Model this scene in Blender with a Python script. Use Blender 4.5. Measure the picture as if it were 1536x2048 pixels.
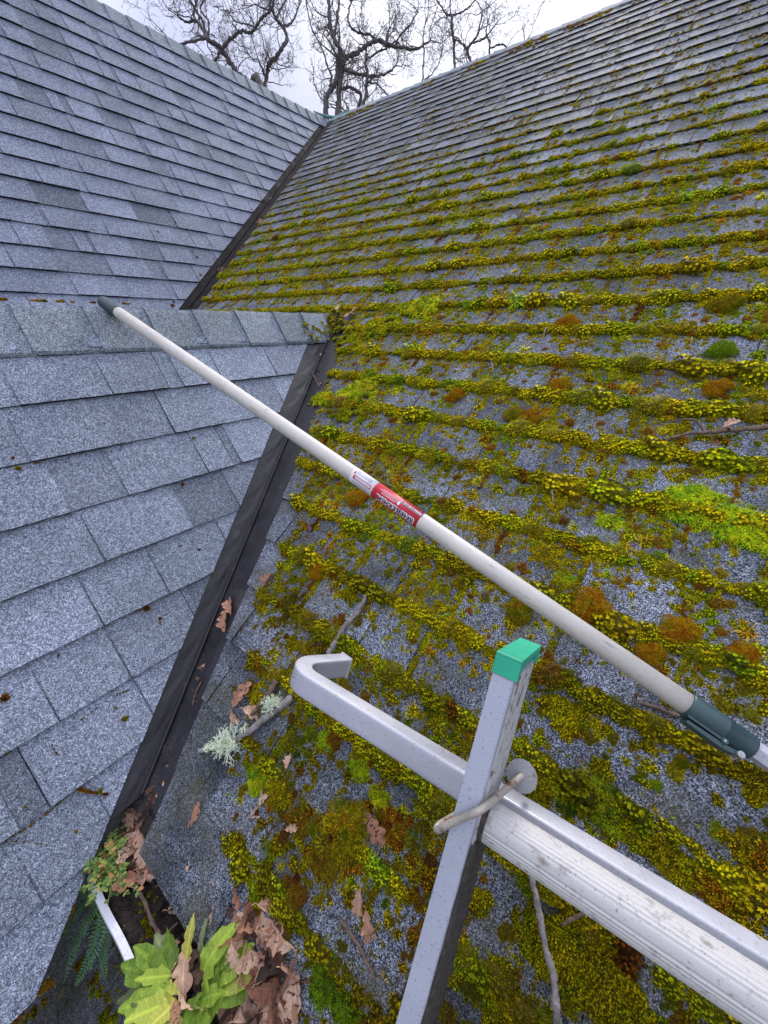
import bpy, bmesh, math, random
import numpy as np
from mathutils import Vector, Matrix, noise as mnoise
for _o in list(bpy.data.objects): bpy.data.objects.remove(_o)
scene = bpy.context.scene
COL = scene.collection
R = math.radians
V = Vector
# ------------------------------------------------------------------ camera
FPX = 785.37
PIT, YAW = math.radians(64.47), math.radians(37.79)
cd = bpy.data.cameras.new('camera'); cam = bpy.data.objects.new('camera', cd); COL.objects.link(cam)
cam.location = (0, 0, 0); cam.rotation_euler = (PIT, 0, YAW)
cd.sensor_fit = 'HORIZONTAL'; cd.sensor_width = 36; cd.lens = FPX / 1536 * 36
cd.clip_start = 0.02; cd.clip_end = 600
scene.camera = cam
# ------------------------------------------------------------------ light
SUN_AZ, SUN_EL = R(-18), R(38)          # azimuth from +Y towards +X
world = bpy.data.worlds.new('World'); scene.world = world; world.use_nodes = True
wt = world.node_tree; wn = wt.nodes; wl = wt.links
bg = wn['Background']
sky = wn.new('ShaderNodeTexSky'); sky.sky_type = 'NISHITA'; sky.sun_disc = False
sky.sun_elevation = SUN_EL; sky.sun_rotation = SUN_AZ; sky.air_density = 1.0; sky.dust_density = 2.0
bg.inputs['Strength'].default_value = 0.083
tc = wn.new('ShaderNodeTexCoord')
mp = wn.new('ShaderNodeMapping'); mp.inputs['Scale'].default_value = (1.6, 1.6, 3.2)
nz = wn.new('ShaderNodeTexNoise'); nz.inputs['Scale'].default_value = 1.5; nz.inputs['Detail'].default_value = 7; nz.inputs['Roughness'].default_value = .55
cr = wn.new('ShaderNodeValToRGB')
cr.color_ramp.elements[0].position = .36; cr.color_ramp.elements[0].color = (5.0, 5.3, 7.2, 1)
cr.color_ramp.elements[1].position = .66; cr.color_ramp.elements[1].color = (7.6, 7.7, 8.4, 1)
sep = wn.new('ShaderNodeSeparateXYZ'); mr = wn.new('ShaderNodeMapRange')
mr.inputs['From Min'].default_value = .35; mr.inputs['From Max'].default_value = 1.0
mr.inputs['To Min'].default_value = 1.0; mr.inputs['To Max'].default_value = 2.5
vm = wn.new('ShaderNodeVectorMath'); vm.operation = 'SCALE'
mixw = wn.new('ShaderNodeMix'); mixw.data_type = 'RGBA'; mixw.inputs[0].default_value = .9
# bright cloud in front of the sun
dot = wn.new('ShaderNodeVectorMath'); dot.operation = 'DOT_PRODUCT'
sd = (math.cos(SUN_EL) * math.sin(SUN_AZ), math.cos(SUN_EL) * math.cos(SUN_AZ), math.sin(SUN_EL))
dot.inputs[1].default_value = sd
mr2 = wn.new('ShaderNodeMapRange'); mr2.inputs['From Min'].default_value = .88; mr2.inputs['From Max'].default_value = 1.0
mr2.inputs['To Min'].default_value = 0; mr2.inputs['To Max'].default_value = 0.45; mr2.interpolation_type = 'SMOOTHSTEP'
add = wn.new('ShaderNodeMath'); add.operation = 'ADD'
wl.new(tc.outputs['Generated'], mp.inputs[0]); wl.new(mp.outputs[0], nz.inputs['Vector']); wl.new(nz.outputs['Fac'], cr.inputs[0])
wl.new(tc.outputs['Generated'], sep.inputs[0]); wl.new(sep.outputs['Z'], mr.inputs['Value'])
wl.new(tc.outputs['Generated'], dot.inputs[0]); wl.new(dot.outputs['Value'], mr2.inputs['Value'])
wl.new(mr.outputs[0], add.inputs[0]); wl.new(mr2.outputs[0], add.inputs[1])
wl.new(cr.outputs[0], vm.inputs[0]); wl.new(add.outputs[0], vm.inputs['Scale'])
wl.new(sky.outputs[0], mixw.inputs[6]); wl.new(vm.outputs[0], mixw.inputs[7]); wl.new(mixw.outputs[2], bg.inputs['Color'])
ld = bpy.data.lights.new('sun', 'SUN'); ld.energy = 1.5; ld.angle = R(10); ld.color = (1, .95, .88)
sun = bpy.data.objects.new('sun', ld); COL.objects.link(sun)
sun.rotation_euler = V(sd).to_track_quat('Z', 'Y').to_euler()
scene.view_settings.view_transform = 'Standard'; scene.view_settings.look = 'None'
scene.view_settings.exposure = 0.66; scene.view_settings.gamma = 1
scene.render.engine = 'CYCLES'
# ------------------------------------------------------------------ pixel helper (photo pixel -> point on a real plane)
CAMM = Matrix.Rotation(YAW, 3, 'Z') @ Matrix.Rotation(PIT, 3, 'X')
def ray(px, py): return CAMM @ V(((px - 768) / FPX, -(py - 1024) / FPX, -1.0))
TM, MM = 0.7147, -1.0458          # main slope  z = TM*y + MM
TG, MG, ML = 1.5065, -2.152, -4.3372   # gable slopes z = -TG*x + MG / ML
CM, SM = 0.8136, 0.5815
CG, SG = 0.5530, 0.8331
NM = V((0, -SM, CM)); NG = V((SG, 0, CG))
def hM(px, py):
    d = ray(px, py); return d * (MM / (d.z - TM * d.y))
def hG(px, py, m=MG):
    d = ray(px, py); return d * (m / (d.z + TG * d.x))
def hz(px, py, z):
    d = ray(px, py); return d * (z / d.z)
def at(px, py, Z): return ray(px, py) * Z
def PM(x, y, h=0): return V((x, y, TM * y + MM)) + NM * h
def PG(x, y, h=0, m=MG): return V((x, y, -TG * x + m)) + NG * h
# ------------------------------------------------------------------ object helpers
def link(o, parent=None):
    COL.objects.link(o)
    if parent: o.parent = parent; o.matrix_parent_inverse = parent.matrix_world.inverted() if False else Matrix.Identity(4)
    return o
def tag(o, label=None, cat=None, group=None, kind=None):
    if label: o['label'] = label
    if cat: o['category'] = cat
    if group: o['group'] = group
    if kind: o['kind'] = kind
    return o
def mesh(name, verts, faces, mat=None, smooth=False, attrs=None):
    me = bpy.data.meshes.new(name); me.from_pydata([tuple(v) for v in verts], [], faces)
    if mat: me.materials.append(mat)
    if smooth: me.polygons.foreach_set('use_smooth', [True] * len(me.polygons))
    if attrs:
        for k, (dom, vals) in attrs.items():
            a = me.attributes.new(k, 'FLOAT', dom); a.data.foreach_set('value', vals)
    me.update(); return me
def obj(name, me, parent=None): return link(bpy.data.objects.new(name, me), parent)
def empty(name, loc=(0, 0, 0), label=None, cat=None, group=None, kind=None, rot=None):
    o = bpy.data.objects.new(name, None); o.location = loc; o.empty_display_size = .05
    if rot: o.rotation_euler = rot
    COL.objects.link(o); return tag(o, label, cat, group, kind)
def shift(pts, o): return [V(p) - V(o) for p in pts]
class MB:
    def __init__(s): s.v = []; s.f = []; s.a = []
    def add(s, v, f, a=None):
        n = len(s.v); s.v += [V(p) for p in v]; s.f += [[i + n for i in q] for q in f]
        s.a += [a if a is not None else 0.5] * len(f)
    def build(s, name, mat, parent=None, smooth=False, origin=(0, 0, 0)):
        o = V(origin)
        me = mesh(name, [p - o for p in s.v], s.f, mat, smooth, {'tint': ('FACE', s.a)})
        return obj(name, me, parent)
def frame_of(d, up=V((0, 0, 1))):
    d = d.normalized()
    if abs(d.dot(up)) > .95: up = V((1, 0, 0))
    x = d.cross(up).normalized(); y = x.cross(d).normalized(); return x, y
def tube(mb, pts, rads, n=8, cap=True, a=None, jit=0, rng=random):
    pts = [V(p) for p in pts]; v = []; f = []
    x = None
    for i, p in enumerate(pts):
        d = (pts[min(i + 1, len(pts) - 1)] - pts[max(i - 1, 0)])
        if d.length < 1e-9: d = V((0, 0, 1))
        d.normalize()
        if x is None: x, y = frame_of(d)
        else:
            x = (x - d * x.dot(d))
            if x.length < 1e-6: x, _ = frame_of(d)
            x.normalize()
        y = d.cross(x)
        r = rads[i] if hasattr(rads, '__len__') else rads
        for k in range(n):
            t = 2 * math.pi * k / n; rr = r * (1 + (rng.uniform(-jit, jit) if jit else 0))
            v.append(p + x * math.cos(t) * rr + y * math.sin(t) * rr)
    for i in range(len(pts) - 1):
        for k in range(n):
            k2 = (k + 1) % n; f.append([i * n + k, i * n + k2, (i + 1) * n + k2, (i + 1) * n + k])
    if cap:
        f.append(list(range(n))[::-1]); f.append([(len(pts) - 1) * n + k for k in range(n)])
    mb.add(v, f, a)
def box(mb, c, ax, ay, az, hx, hy, hz_, a=None):
    v = [];
    for sx in (-1, 1):
        for sy in (-1, 1):
            for sz in (-1, 1): v.append(c + ax * hx * sx + ay * hy * sy + az * hz_ * sz)
    mb.add(v, [[0, 1, 3, 2], [4, 6, 7, 5], [0, 4, 5, 1], [2, 3, 7, 6], [0, 2, 6, 4], [1, 5, 7, 3]], a)
def prism(mb, prof, path, frames, a=None, caps=True):
    """prof: list of (u,v); path: points; frames: (U,V) per point"""
    v = []; n = len(prof)
    for p, (U, W) in zip(path, frames):
        for (u, w) in prof: v.append(p + U * u + W * w)
    f = []
    for i in range(len(path) - 1):
        for k in range(n):
            k2 = (k + 1) % n; f.append([i * n + k, i * n + k2, (i + 1) * n + k2, (i + 1) * n + k])
    if caps: f.append(list(range(n))[::-1]); f.append([(len(path) - 1) * n + k for k in range(n)])
    mb.add(v, f, a)
def rrect(hx, hy, r, n=4):
    out = []
    for (cx, cy, t0) in ((hx - r, hy - r, 0), (-hx + r, hy - r, 90), (-hx + r, -hy + r, 180), (hx - r, -hy + r, 270)):
        for i in range(n + 1):
            t = R(t0 + 90 * i / n); out.append((cx + r * math.cos(t), cy + r * math.sin(t)))
    return out
def fbm(x, y, s, o=0, n=3):
    return mnoise.fractal(V((x * s + o, y * s - o, o * .37)), 1.0, 2.0, n)
_pd = (at(1375, 1409, .565) - at(237, 625, 1.135)).normalized(); _px = _pd.cross(V((0, 0, 1))).normalized(); POLE_ROT = tuple(Matrix((_pd, _px, _pd.cross(_px))).to_euler())
# ------------------------------------------------------------------ materials
def newmat(name):
    m = bpy.data.materials.new(name); m.use_nodes = True
    nt = m.node_tree; b = nt.nodes['Principled BSDF']; return m, nt, b
def N(nt, t, **kw):
    n = nt.nodes.new(t)
    for k, v in kw.items():
        if k in n.inputs: n.inputs[k].default_value = v
        else: setattr(n, k, v)
    return n
def ramp(nt, stops, fac=None, interp='LINEAR'):
    n = nt.nodes.new('ShaderNodeValToRGB'); n.color_ramp.interpolation = interp
    e = n.color_ramp.elements
    while len(e) < len(stops): e.new(0.5)
    for i, (p, c) in enumerate(stops): e[i].position = p; e[i].color = (*c, 1)
    if fac is not None: nt.links.new(fac, n.inputs[0])
    return n
def mixc(nt, fac, a, b, mode='MIX'):
    n = nt.nodes.new('ShaderNodeMix'); n.data_type = 'RGBA'; n.blend_type = mode
    for i, s in ((0, fac), (6, a), (7, b)):
        if hasattr(s, 'is_output') or isinstance(s, bpy.types.NodeSocket): nt.links.new(s, n.inputs[i])
        elif i == 0: n.inputs[0].default_value = s
        else: n.inputs[i].default_value = (*s, 1)
    return n.outputs[2]
def objco(nt): return N(nt, 'ShaderNodeTexCoord').outputs['Object']
def noise_n(nt, co, scale, detail=3, rough=.5):
    n = N(nt, 'ShaderNodeTexNoise'); n.inputs['Scale'].default_value = scale; n.inputs['Detail'].default_value = detail
    n.inputs['Roughness'].default_value = rough; nt.links.new(co, n.inputs['Vector']); return n.outputs['Fac']
def bumpn(nt, b, h, dist, strength=1.0, prev=None):
    n = N(nt, 'ShaderNodeBump'); n.inputs['Distance'].default_value = dist; n.inputs['Strength'].default_value = strength
    nt.links.new(h, n.inputs['Height'])
    if prev is not None: nt.links.new(prev, n.inputs['Normal'])
    nt.links.new(n.outputs[0], b.inputs['Normal']); return n.outputs[0]
def shingle_mat(name, lo, hi, gran=620, wet=0.0, tintamt=.25, bump=.0012):
    m, nt, b = newmat(name); L = nt.links; co = objco(nt)
    vo = N(nt, 'ShaderNodeTexVoronoi'); vo.inputs['Scale'].default_value = gran; L.new(co, vo.inputs['Vector'])
    sp = N(nt, 'ShaderNodeSeparateColor'); L.new(vo.outputs['Color'], sp.inputs[0])
    mid = tuple((x + y) / 2 for x, y in zip(lo, hi))
    r1 = ramp(nt, [(0, lo), (.28, tuple(c * 1.5 + .01 for c in lo)), (.6, mid), (.88, hi), (1, tuple(min(1, c * 1.35) for c in hi))], sp.outputs[0])
    vo2 = N(nt, 'ShaderNodeTexVoronoi'); vo2.inputs['Scale'].default_value = gran * .33; L.new(co, vo2.inputs['Vector'])
    sp2 = N(nt, 'ShaderNodeSeparateColor'); L.new(vo2.outputs['Color'], sp2.inputs[0])
    r2 = ramp(nt, [(0, (.72, .72, .74)), (1, (1.25, 1.25, 1.24))], sp2.outputs[1])
    c = mixc(nt, 1.0, r1.outputs[0], r2.outputs[0], 'MULTIPLY')
    at_ = N(nt, 'ShaderNodeAttribute', attribute_name='tint')
    r3 = ramp(nt, [(0, (.10, .10, .10)), (.02, (.14, .14, .14)), (.06, (1 - tintamt * 1.4,) * 3), (.5, (1, 1, 1.0)), (1, (1 + tintamt, 1 + tintamt, 1 + tintamt * 1.05))], at_.outputs['Fac'])
    c = mixc(nt, 1.0, c, r3.outputs[0], 'MULTIPLY')
    n1 = noise_n(nt, co, 3.0, 6, .6)
    r4 = ramp(nt, [(.3, (.74, .75, .74)), (.7, (1.15, 1.13, 1.14))], n1)
    c = mixc(nt, 1.0, c, r4.outputs[0], 'MULTIPLY')
    if wet:
        n2 = noise_n(nt, co, 7.0, 5, .65)
        r5 = ramp(nt, [(.34, (.30, .31, .35)), (.52, (1, 1, 1))], n2)
        c = mixc(nt, wet, c, mixc(nt, 1.0, c, r5.outputs[0], 'MULTIPLY'))
    if wet:
        n4 = noise_n(nt, co, 9.0, 7, .7); f4 = ramp(nt, [(.46, (0, 0, 0)), (.66, (.6, .6, .6))], n4).outputs[0]; c = mixc(nt, f4, c, (.085, .078, .030))
    L.new(c, b.inputs['Base Color'])
    b.inputs['Roughness'].default_value = .75; b.inputs['Specular IOR Level'].default_value = .3
    bumpn(nt, b, vo.outputs['Distance'], -bump * 8, .8)
    # granule height from cell colour
    mx = N(nt, 'ShaderNodeMath', operation='ADD'); L.new(sp.outputs[2], mx.inputs[0])
    n3 = noise_n(nt, co, 60, 2)
    ml_ = N(nt, 'ShaderNodeMath', operation='MULTIPLY'); L.new(n3, ml_.inputs[0]); ml_.inputs[1].default_value = 1.2
    L.new(ml_.outputs[0], mx.inputs[1]); bumpn(nt, b, mx.outputs[0], bump, .9)
    return m
M_shG = shingle_mat('grey_granule_shingle', (.078, .092, .122), (.40, .465, .575))
M_shL = shingle_mat('far_granule_shingle', (.075, .088, .12), (.31, .36, .465), gran=420, tintamt=.32)
M_shM = shingle_mat('weathered_granule_shingle', (.013, .016, .022), (.33, .37, .45), wet=.8)
M_cap = shingle_mat('ridge_cap_shingle', (.07, .085, .10), (.34, .40, .465))
M_shX = shingle_mat('lower_granule_shingle', (.03, .035, .045), (.35, .38, .45), wet=.9)
def simple(name, col, rough=.6, metal=0, spec=.5, var=.15, nscale=30, bump=0, bscale=200, sss=0):
    m, nt, b = newmat(name); co = objco(nt)
    n1 = noise_n(nt, co, nscale, 5, .6)
    r = ramp(nt, [(.3, tuple(max(0, c * (1 - var)) for c in col)), (.7, tuple(min(1, c * (1 + var)) for c in col))], n1)
    nt.links.new(r.outputs[0], b.inputs['Base Color'])
    b.inputs['Roughness'].default_value = rough; b.inputs['Metallic'].default_value = metal; b.inputs['Specular IOR Level'].default_value = spec
    if bump: bumpn(nt, b, noise_n(nt, co, bscale, 4, .6), bump)
    return m
def dirty(name, col, dirt, rough=.45, metal=0, thr=(.62, .72), scale=60, fine=400, var=.06, stretch=None, bump=0, axis=None):
    """base colour with specks, smears and scratches of dirt"""
    m, nt, b = newmat(name); L = nt.links; co = objco(nt)
    n0 = noise_n(nt, co, 12, 5, .6)
    base = ramp(nt, [(.3, tuple(c * (1 - var) for c in col)), (.7, tuple(min(1, c * (1 + var)) for c in col))], n0).outputs[0]
    n1 = noise_n(nt, co, scale, 8, .65); k1 = ramp(nt, [(thr[0], (0, 0, 0)), (thr[1], (1, 1, 1))], n1).outputs[0]
    n2 = noise_n(nt, co, fine, 3, .6); k2 = ramp(nt, [(.68, (0, 0, 0)), (.74, (1, 1, 1))], n2).outputs[0]
    mp = N(nt, 'ShaderNodeMapping'); mp.inputs['Scale'].default_value = stretch or (4, 90, 90); mp.inputs['Rotation'].default_value = (0, 0, 0); m0 = N(nt, 'ShaderNodeMapping'); m0.inputs['Rotation'].default_value = POLE_ROT if axis else (.3, .5, .4); L.new(co, m0.inputs[0]); L.new(m0.outputs[0], mp.inputs[0])
    n3 = noise_n(nt, mp.outputs[0], 5, 3, .6); k3 = ramp(nt, [(.62, (0, 0, 0)), (.67, (.6, .6, .6))], n3).outputs[0]
    c = mixc(nt, k1, base, dirt); c = mixc(nt, k2, c, tuple(x * .6 for x in dirt)); c = mixc(nt, k3, c, tuple(x * .8 for x in dirt))
    L.new(c, b.inputs['Base Color']); b.inputs['Metallic'].default_value = metal
    rr = ramp(nt, [(.3, (rough * .8,) * 3), (.7, (min(1, rough * 1.3),) * 3)], n0).outputs[0]; L.new(rr, b.inputs['Roughness'])
    if bump: bumpn(nt, b, n1, bump)
    return m
M_flash = dirty('dark_flashing_metal', (.013, .0125, .017), (.060, .052, .046), rough=.5, metal=.0, thr=(.56, .80), scale=18, fine=220, var=.4, bump=.0006)
M_flashfar = dirty('dark_brown_flashing', (.020, .016, .017), (.05, .04, .035), rough=.85, thr=(.5, .75), scale=8, fine=60, var=.3)
M_flashfar.node_tree.nodes['Principled BSDF'].inputs['Specular IOR Level'].default_value = .12
M_alu = dirty('weathered_aluminium', (.47, .475, .53), (.20, .17, .14), rough=.5, metal=.35, thr=(.64, .74), scale=70, fine=330)
M_alurail = dirty('scuffed_aluminium', (.43, .45, .54), (.20, .15, .12), rough=.5, metal=.3, thr=(.63, .72), scale=55, fine=300)
M_aluweb = dirty('grimy_ribbed_aluminium', (.46, .46, .46), (.12, .09, .07), rough=.55, metal=.3, thr=(.52, .64), scale=60, fine=160)
M_rung = dirty('dull_ribbed_aluminium', (.47, .46, .45), (.17, .14, .115), rough=.6, metal=.2, thr=(.56, .72), scale=60, fine=260)
M_mud = simple('dried_black_grime', (.060, .050, .044), .9, var=.6, nscale=120, bump=.004, bscale=150)
M_green = dirty('green_plastic', (.01, .38, .22), (.18, .16, .12), rough=.4, thr=(.6, .78), scale=60, fine=250, var=.12)
M_pole = dirty('cream_fibreglass', (.56, .53, .48), (.27, .23, .19), rough=.42, thr=(.62, .74), scale=28, fine=150, var=.07, stretch=(5, 70, 70), axis=1)
M_grip = simple('dark_green_rubber', (.030, .052, .058), .5, var=.2, nscale=60, bump=.0003)
M_coup = simple('dark_green_plastic', (.028, .062, .068), .38, var=.15, nscale=60)
M_white = dirty('white_painted_metal', (.66, .66, .72), (.2, .16, .12), rough=.4, thr=(.66, .74), scale=90, fine=300)
M_rust = dirty('rusty_steel_rod', (.40, .37, .32), (.20, .09, .05), rough=.6, metal=.3, thr=(.52, .62), scale=32, fine=200, bump=.0006)
M_wash = dirty('dull_zinc_washer', (.42, .42, .43), (.25, .13, .07), rough=.5, metal=.5, thr=(.55, .7), scale=80)
def flat(name, c, rough=.45):
    m, nt, b = newmat(name); co = objco(nt)
    n1 = noise_n(nt, co, 80, 3); r = ramp(nt, [(.3, tuple(x * .93 for x in c)), (.7, tuple(min(1, x * 1.05) for x in c))], n1)
    nt.links.new(r.outputs[0], b.inputs['Base Color']); b.inputs['Roughness'].default_value = rough; return m
M_lw = flat('label_white', (.74, .74, .80)); M_lr = flat('label_red', (.50, .018, .035)); M_lk = flat('label_dark', (.02, .022, .04)); M_lg = flat('label_grey', (.10, .09, .12))
def leafmat(name, stops, rough=.6, trans=.25, veins=True):
    m, nt, b = newmat(name); L = nt.links; co = objco(nt)
    oi = N(nt, 'ShaderNodeObjectInfo'); n1 = noise_n(nt, co, 45, 5, .65)
    ad = N(nt, 'ShaderNodeMath', operation='MULTIPLY_ADD'); L.new(oi.outputs['Random'], ad.inputs[0]); ad.inputs[1].default_value = .95
    L.new(n1, ad.inputs[2]); su = N(nt, 'ShaderNodeMath', operation='SUBTRACT'); L.new(ad.outputs[0], su.inputs[0]); su.inputs[1].default_value = .40
    c = ramp(nt, stops, su.outputs[0]).outputs[0]
    n2 = noise_n(nt, co, 260, 3); c = mixc(nt, 1, c, ramp(nt, [(.35, (.72, .7, .68)), (.65, (1.12, 1.12, 1.12))], n2).outputs[0], 'MULTIPLY')
    sx = N(nt, 'ShaderNodeSeparateXYZ'); L.new(co, sx.inputs[0]); ab = N(nt, 'ShaderNodeMath', operation='ABSOLUTE'); L.new(sx.outputs[1], ab.inputs[0])
    mid = ramp(nt, [(0, (1, 1, 1)), (.012, (1, 1, 1)), (.022, (0, 0, 0))], ab.outputs[0]).outputs[0]
    q1 = N(nt, 'ShaderNodeMath', operation='MULTIPLY_ADD'); L.new(ab.outputs[0], q1.inputs[0]); q1.inputs[1].default_value = -.9; L.new(sx.outputs[0], q1.inputs[2])
    q2 = N(nt, 'ShaderNodeMath', operation='MULTIPLY_ADD'); L.new(q1.outputs[0], q2.inputs[0]); q2.inputs[1].default_value = 9.0; L.new(n1, q2.inputs[2])
    q3 = N(nt, 'ShaderNodeMath', operation='FRACT'); L.new(q2.outputs[0], q3.inputs[0])
    sv = ramp(nt, [(0, (.75, .75, .75)), (.07, (.75, .75, .75)), (.14, (0, 0, 0)), (.95, (0, 0, 0)), (1, (.6, .6, .6))], q3.outputs[0]).outputs[0]
    vs = mixc(nt, 1, mid, sv, 'LIGHTEN'); c = mixc(nt, 1, c, mixc(nt, vs, (1, 1, 1), (1.38, 1.38, 1.3)), 'MULTIPLY')
    L.new(c, b.inputs['Base Color']); b.inputs['Roughness'].default_value = rough
    b.inputs['Subsurface Weight'].default_value = 0
    tr = N(nt, 'ShaderNodeBsdfTranslucent'); L.new(c, tr.inputs[0]); mx = N(nt, 'ShaderNodeMixShader'); mx.inputs[0].default_value = trans
    L.new(b.outputs[0], mx.inputs[1]); L.new(tr.outputs[0], mx.inputs[2]); L.new(mx.outputs[0], nt.nodes['Material Output'].inputs[0])
    bumpn(nt, b, noise_n(nt, co, 180, 4), .001)
    return m
M_oak = leafmat('dry_oak_leaf', [(.05, (.20, .08, .05)), (.3, (.48, .23, .14)), (.55, (.66, .38, .26)), (.9, (.80, .56, .42))])
M_rot = leafmat('dark_wet_leaf', [(.1, (.03, .018, .014)), (.5, (.09, .045, .032)), (.9, (.19, .10, .07))])
M_lime = leafmat('fresh_lime_leaf', [(.1, (.13, .24, .02)), (.45, (.28, .44, .04)), (.7, (.45, .58, .08)), (.9, (.6, .6, .12))], rough=.38, trans=.3)
M_oldgreen = leafmat('dull_sage_leaf', [(.2, (.12, .16, .06)), (.8, (.25, .30, .14))], rough=.5)
M_weed = leafmat('small_green_leaf', [(.1, (.06, .15, .03)), (.5, (.14, .27, .06)), (.8, (.28, .38, .08))], rough=.45)
M_weedor = leafmat('orange_turning_leaf', [(.2, (.45, .22, .04)), (.8, (.6, .32, .12))], rough=.5)
M_fern = leafmat('dark_fern_leaf', [(.1, (.03, .11, .05)), (.5, (.07, .18, .06)), (.85, (.17, .30, .08))], rough=.5)
M_stem = simple('weed_stem', (.2, .2, .08), .6)
M_bark = simple('grey_bark', (.22, .20, .19), .9, var=.5, nscale=90, bump=.002, bscale=260)
M_barkb = simple('brown_bark', (.13, .085, .06), .9, var=.5, nscale=120, bump=.0015, bscale=300)
M_tree = simple('dark_oak_bark', (.09, .078, .08), .95, var=.4, nscale=6, bump=.02, bscale=20)
M_twig = simple('dark_twig_bark', (.15, .12, .12), .95, var=.3, nscale=4)
M_lichen = simple('pale_green_lichen', (.62, .70, .54), .8, var=.25, nscale=90)
M_soil = simple('black_leaf_mould', (.022, .014, .010), .95, var=.7, nscale=90, bump=.01, bscale=120)
M_wall = simple('painted_siding', (.35, .34, .33), .7, var=.08, nscale=4)
M_deck = simple('roof_decking', (.05, .05, .05), .9)
M_ground = simple('lawn', (.05, .08, .03), .95, var=.5, nscale=2)
M_acorn = simple('brown_acorn', (.13, .075, .055), .4, var=.2)

# ------------------------------------------------------------------ roofs
def clip(poly, fn):
    out = []
    n = len(poly)
    for i in range(n):
        p, q = poly[i], poly[(i + 1) % n]; fp, fq = fn(p[0], p[1]), fn(q[0], q[1])
        if fp >= 0: out.append(p)
        if (fp >= 0) != (fq >= 0):
            t = fp / (fp - fq); out.append((p[0] + (q[0] - p[0]) * t, p[1] + (q[1] - p[1]) * t))
    return out
E_ = 0.143
def piece(mb, a0, a1, b0, b1, h0, h1, drop, toW, clips, rng, tint, jit=.0009, step=.022):
    """one shingle tab: lower edge at b0 (height h0) rising under the next course at b1"""
    n = max(2, int((a1 - a0) / step)); low = []
    for i in range(n + 1): low.append((a0 + (a1 - a0) * i / n, b0 + rng.uniform(-jit, jit)))
    poly = low + [(a1, b1), (a0, b1)]
    for c in clips:
        poly = clip(poly, c)
        if len(poly) < 3: return
    H = lambda b: h0 + (h1 - h0) * (b - b0) / (b1 - b0)
    N_ = len(poly)
    v = [toW(a, b, H(b)) for a, b in poly] + [toW(a, b, H(b) - drop) for a, b in poly]
    f = [list(range(N_))] + [[i, i + N_, (i + 1) % N_ + N_, (i + 1) % N_] for i in range(N_)]
    mb.add(v, f[:1], tint); n0 = len(mb.v) - len(v); mb.f += [[i + n0 for i in q] for q in f[1:]]; mb.a += [0.0] * (len(f) - 1)
def shingles(toW, amin, amax, blist, clips, seed, tv=.25, gp=.0013, tabs=(.11, .24), gaps=(.09, .2), lam=.0042, base=.0068, top=None, curl=0):
    rng = random.Random(seed); mb = MB()
    for k, b0 in enumerate(blist):
        b1 = b0 + E_ * 1.06
        if top is not None: b1 = min(b1, top)
        if b1 - b0 < .02: continue
        a = amin - rng.uniform(0, 1); base_t = rng.uniform(.3, .7)
        while a < amax:
            ln = 1.0; t = min(1, max(.08, base_t + rng.uniform(-.3, .1) * tv * 5))
            lift = rng.uniform(0, .0012)
            piece(mb, max(a, amin) + .0009, min(a + ln, amax) - .0009, b0, b1, base + lift, .0014, .012, toW, clips, rng, t) if min(a + ln, amax) - max(a, amin) > .01 else None
            # laminated tabs
            q = a + rng.uniform(0, .05)
            while q < a + ln - .06:
                w = rng.uniform(*tabs); e = min(q + w, a + ln - .001)
                if e > amin and q < amax and e - q > .03:
                    piece(mb, max(q, amin) + gp, min(e, amax) - gp, b0 - .0006, b1 - .008, base + lam + lift + rng.uniform(0, .0008), lam * .6, .008, toW, clips, rng, min(1, max(.08, rng.gauss(.56, tv))))
                q = e + (rng.uniform(*gaps) if rng.random() < .62 else .0015)
            a += ln
    return mb
vG = lambda x, y: y + TM and (y + 2.108 * x + 1.548)
vL = lambda x, y: (y + 2.108 * x + 4.605)
# main slope in (a=x, b=slope distance); y = b*CM
toM = lambda a, b, h: PM(a, b * CM, h)
bM = [2.4762 - E_ * k for k in range(-22, 18)]
bM = [b for b in bM if .045 < b < 5.58]
EAVE_B = .062
mossy = empty('main_roof', (0, 2.2, .5), 'large mossy grey shingle roof slope filling the right of the view', 'roof')
OM = V(mossy.location)
YJ = 1.519
cA = [lambda a, b: b * CM - YJ, lambda a, b: vL(a, b * CM) - .25]
cB = [lambda a, b: YJ - b * CM, lambda a, b: vG(a, b * CM) - .15 - .07 * b * CM]
cC = [lambda a, b: YJ - b * CM, lambda a, b: vL(a, b * CM) - .25, lambda a, b: b * CM - (2.108 * a + 4.586) - .05]
mbM = MB()
for cl, sd_, am in ((cA, 11, -4.6), (cB, 11, -1.7), (cC, 12, -3.2)):
    t = shingles(toM, am, 6.0 if cl is not cC else -1.4, bM + [EAVE_B], cl, sd_, top=5.585)
    mbM.add(t.v, t.f); mbM.a[-len(t.f):] = t.a
mbM.build('shingles', M_shM, mossy, origin=OM)
mb = MB()   # decking and the hidden back slope
mb.add([PM(-2.2, .05, -.012), PM(6, .05, -.012), PM(6, 4.55, -.012), PM(-4.36, 4.55, -.012), PM(-2.2, .05, -.03), PM(6, .05, -.03), PM(6, 4.52, -.03), PM(-4.3, 4.52, -.03)],
       [[0, 1, 2, 3], [7, 6, 5, 4], [0, 4, 5, 1], [1, 5, 6, 2], [2, 6, 7, 3], [3, 7, 4, 0]])
mb.build('decking', M_deck, mossy, origin=OM)
mb = MB(); ZR = TM * 4.55 + MM
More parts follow.
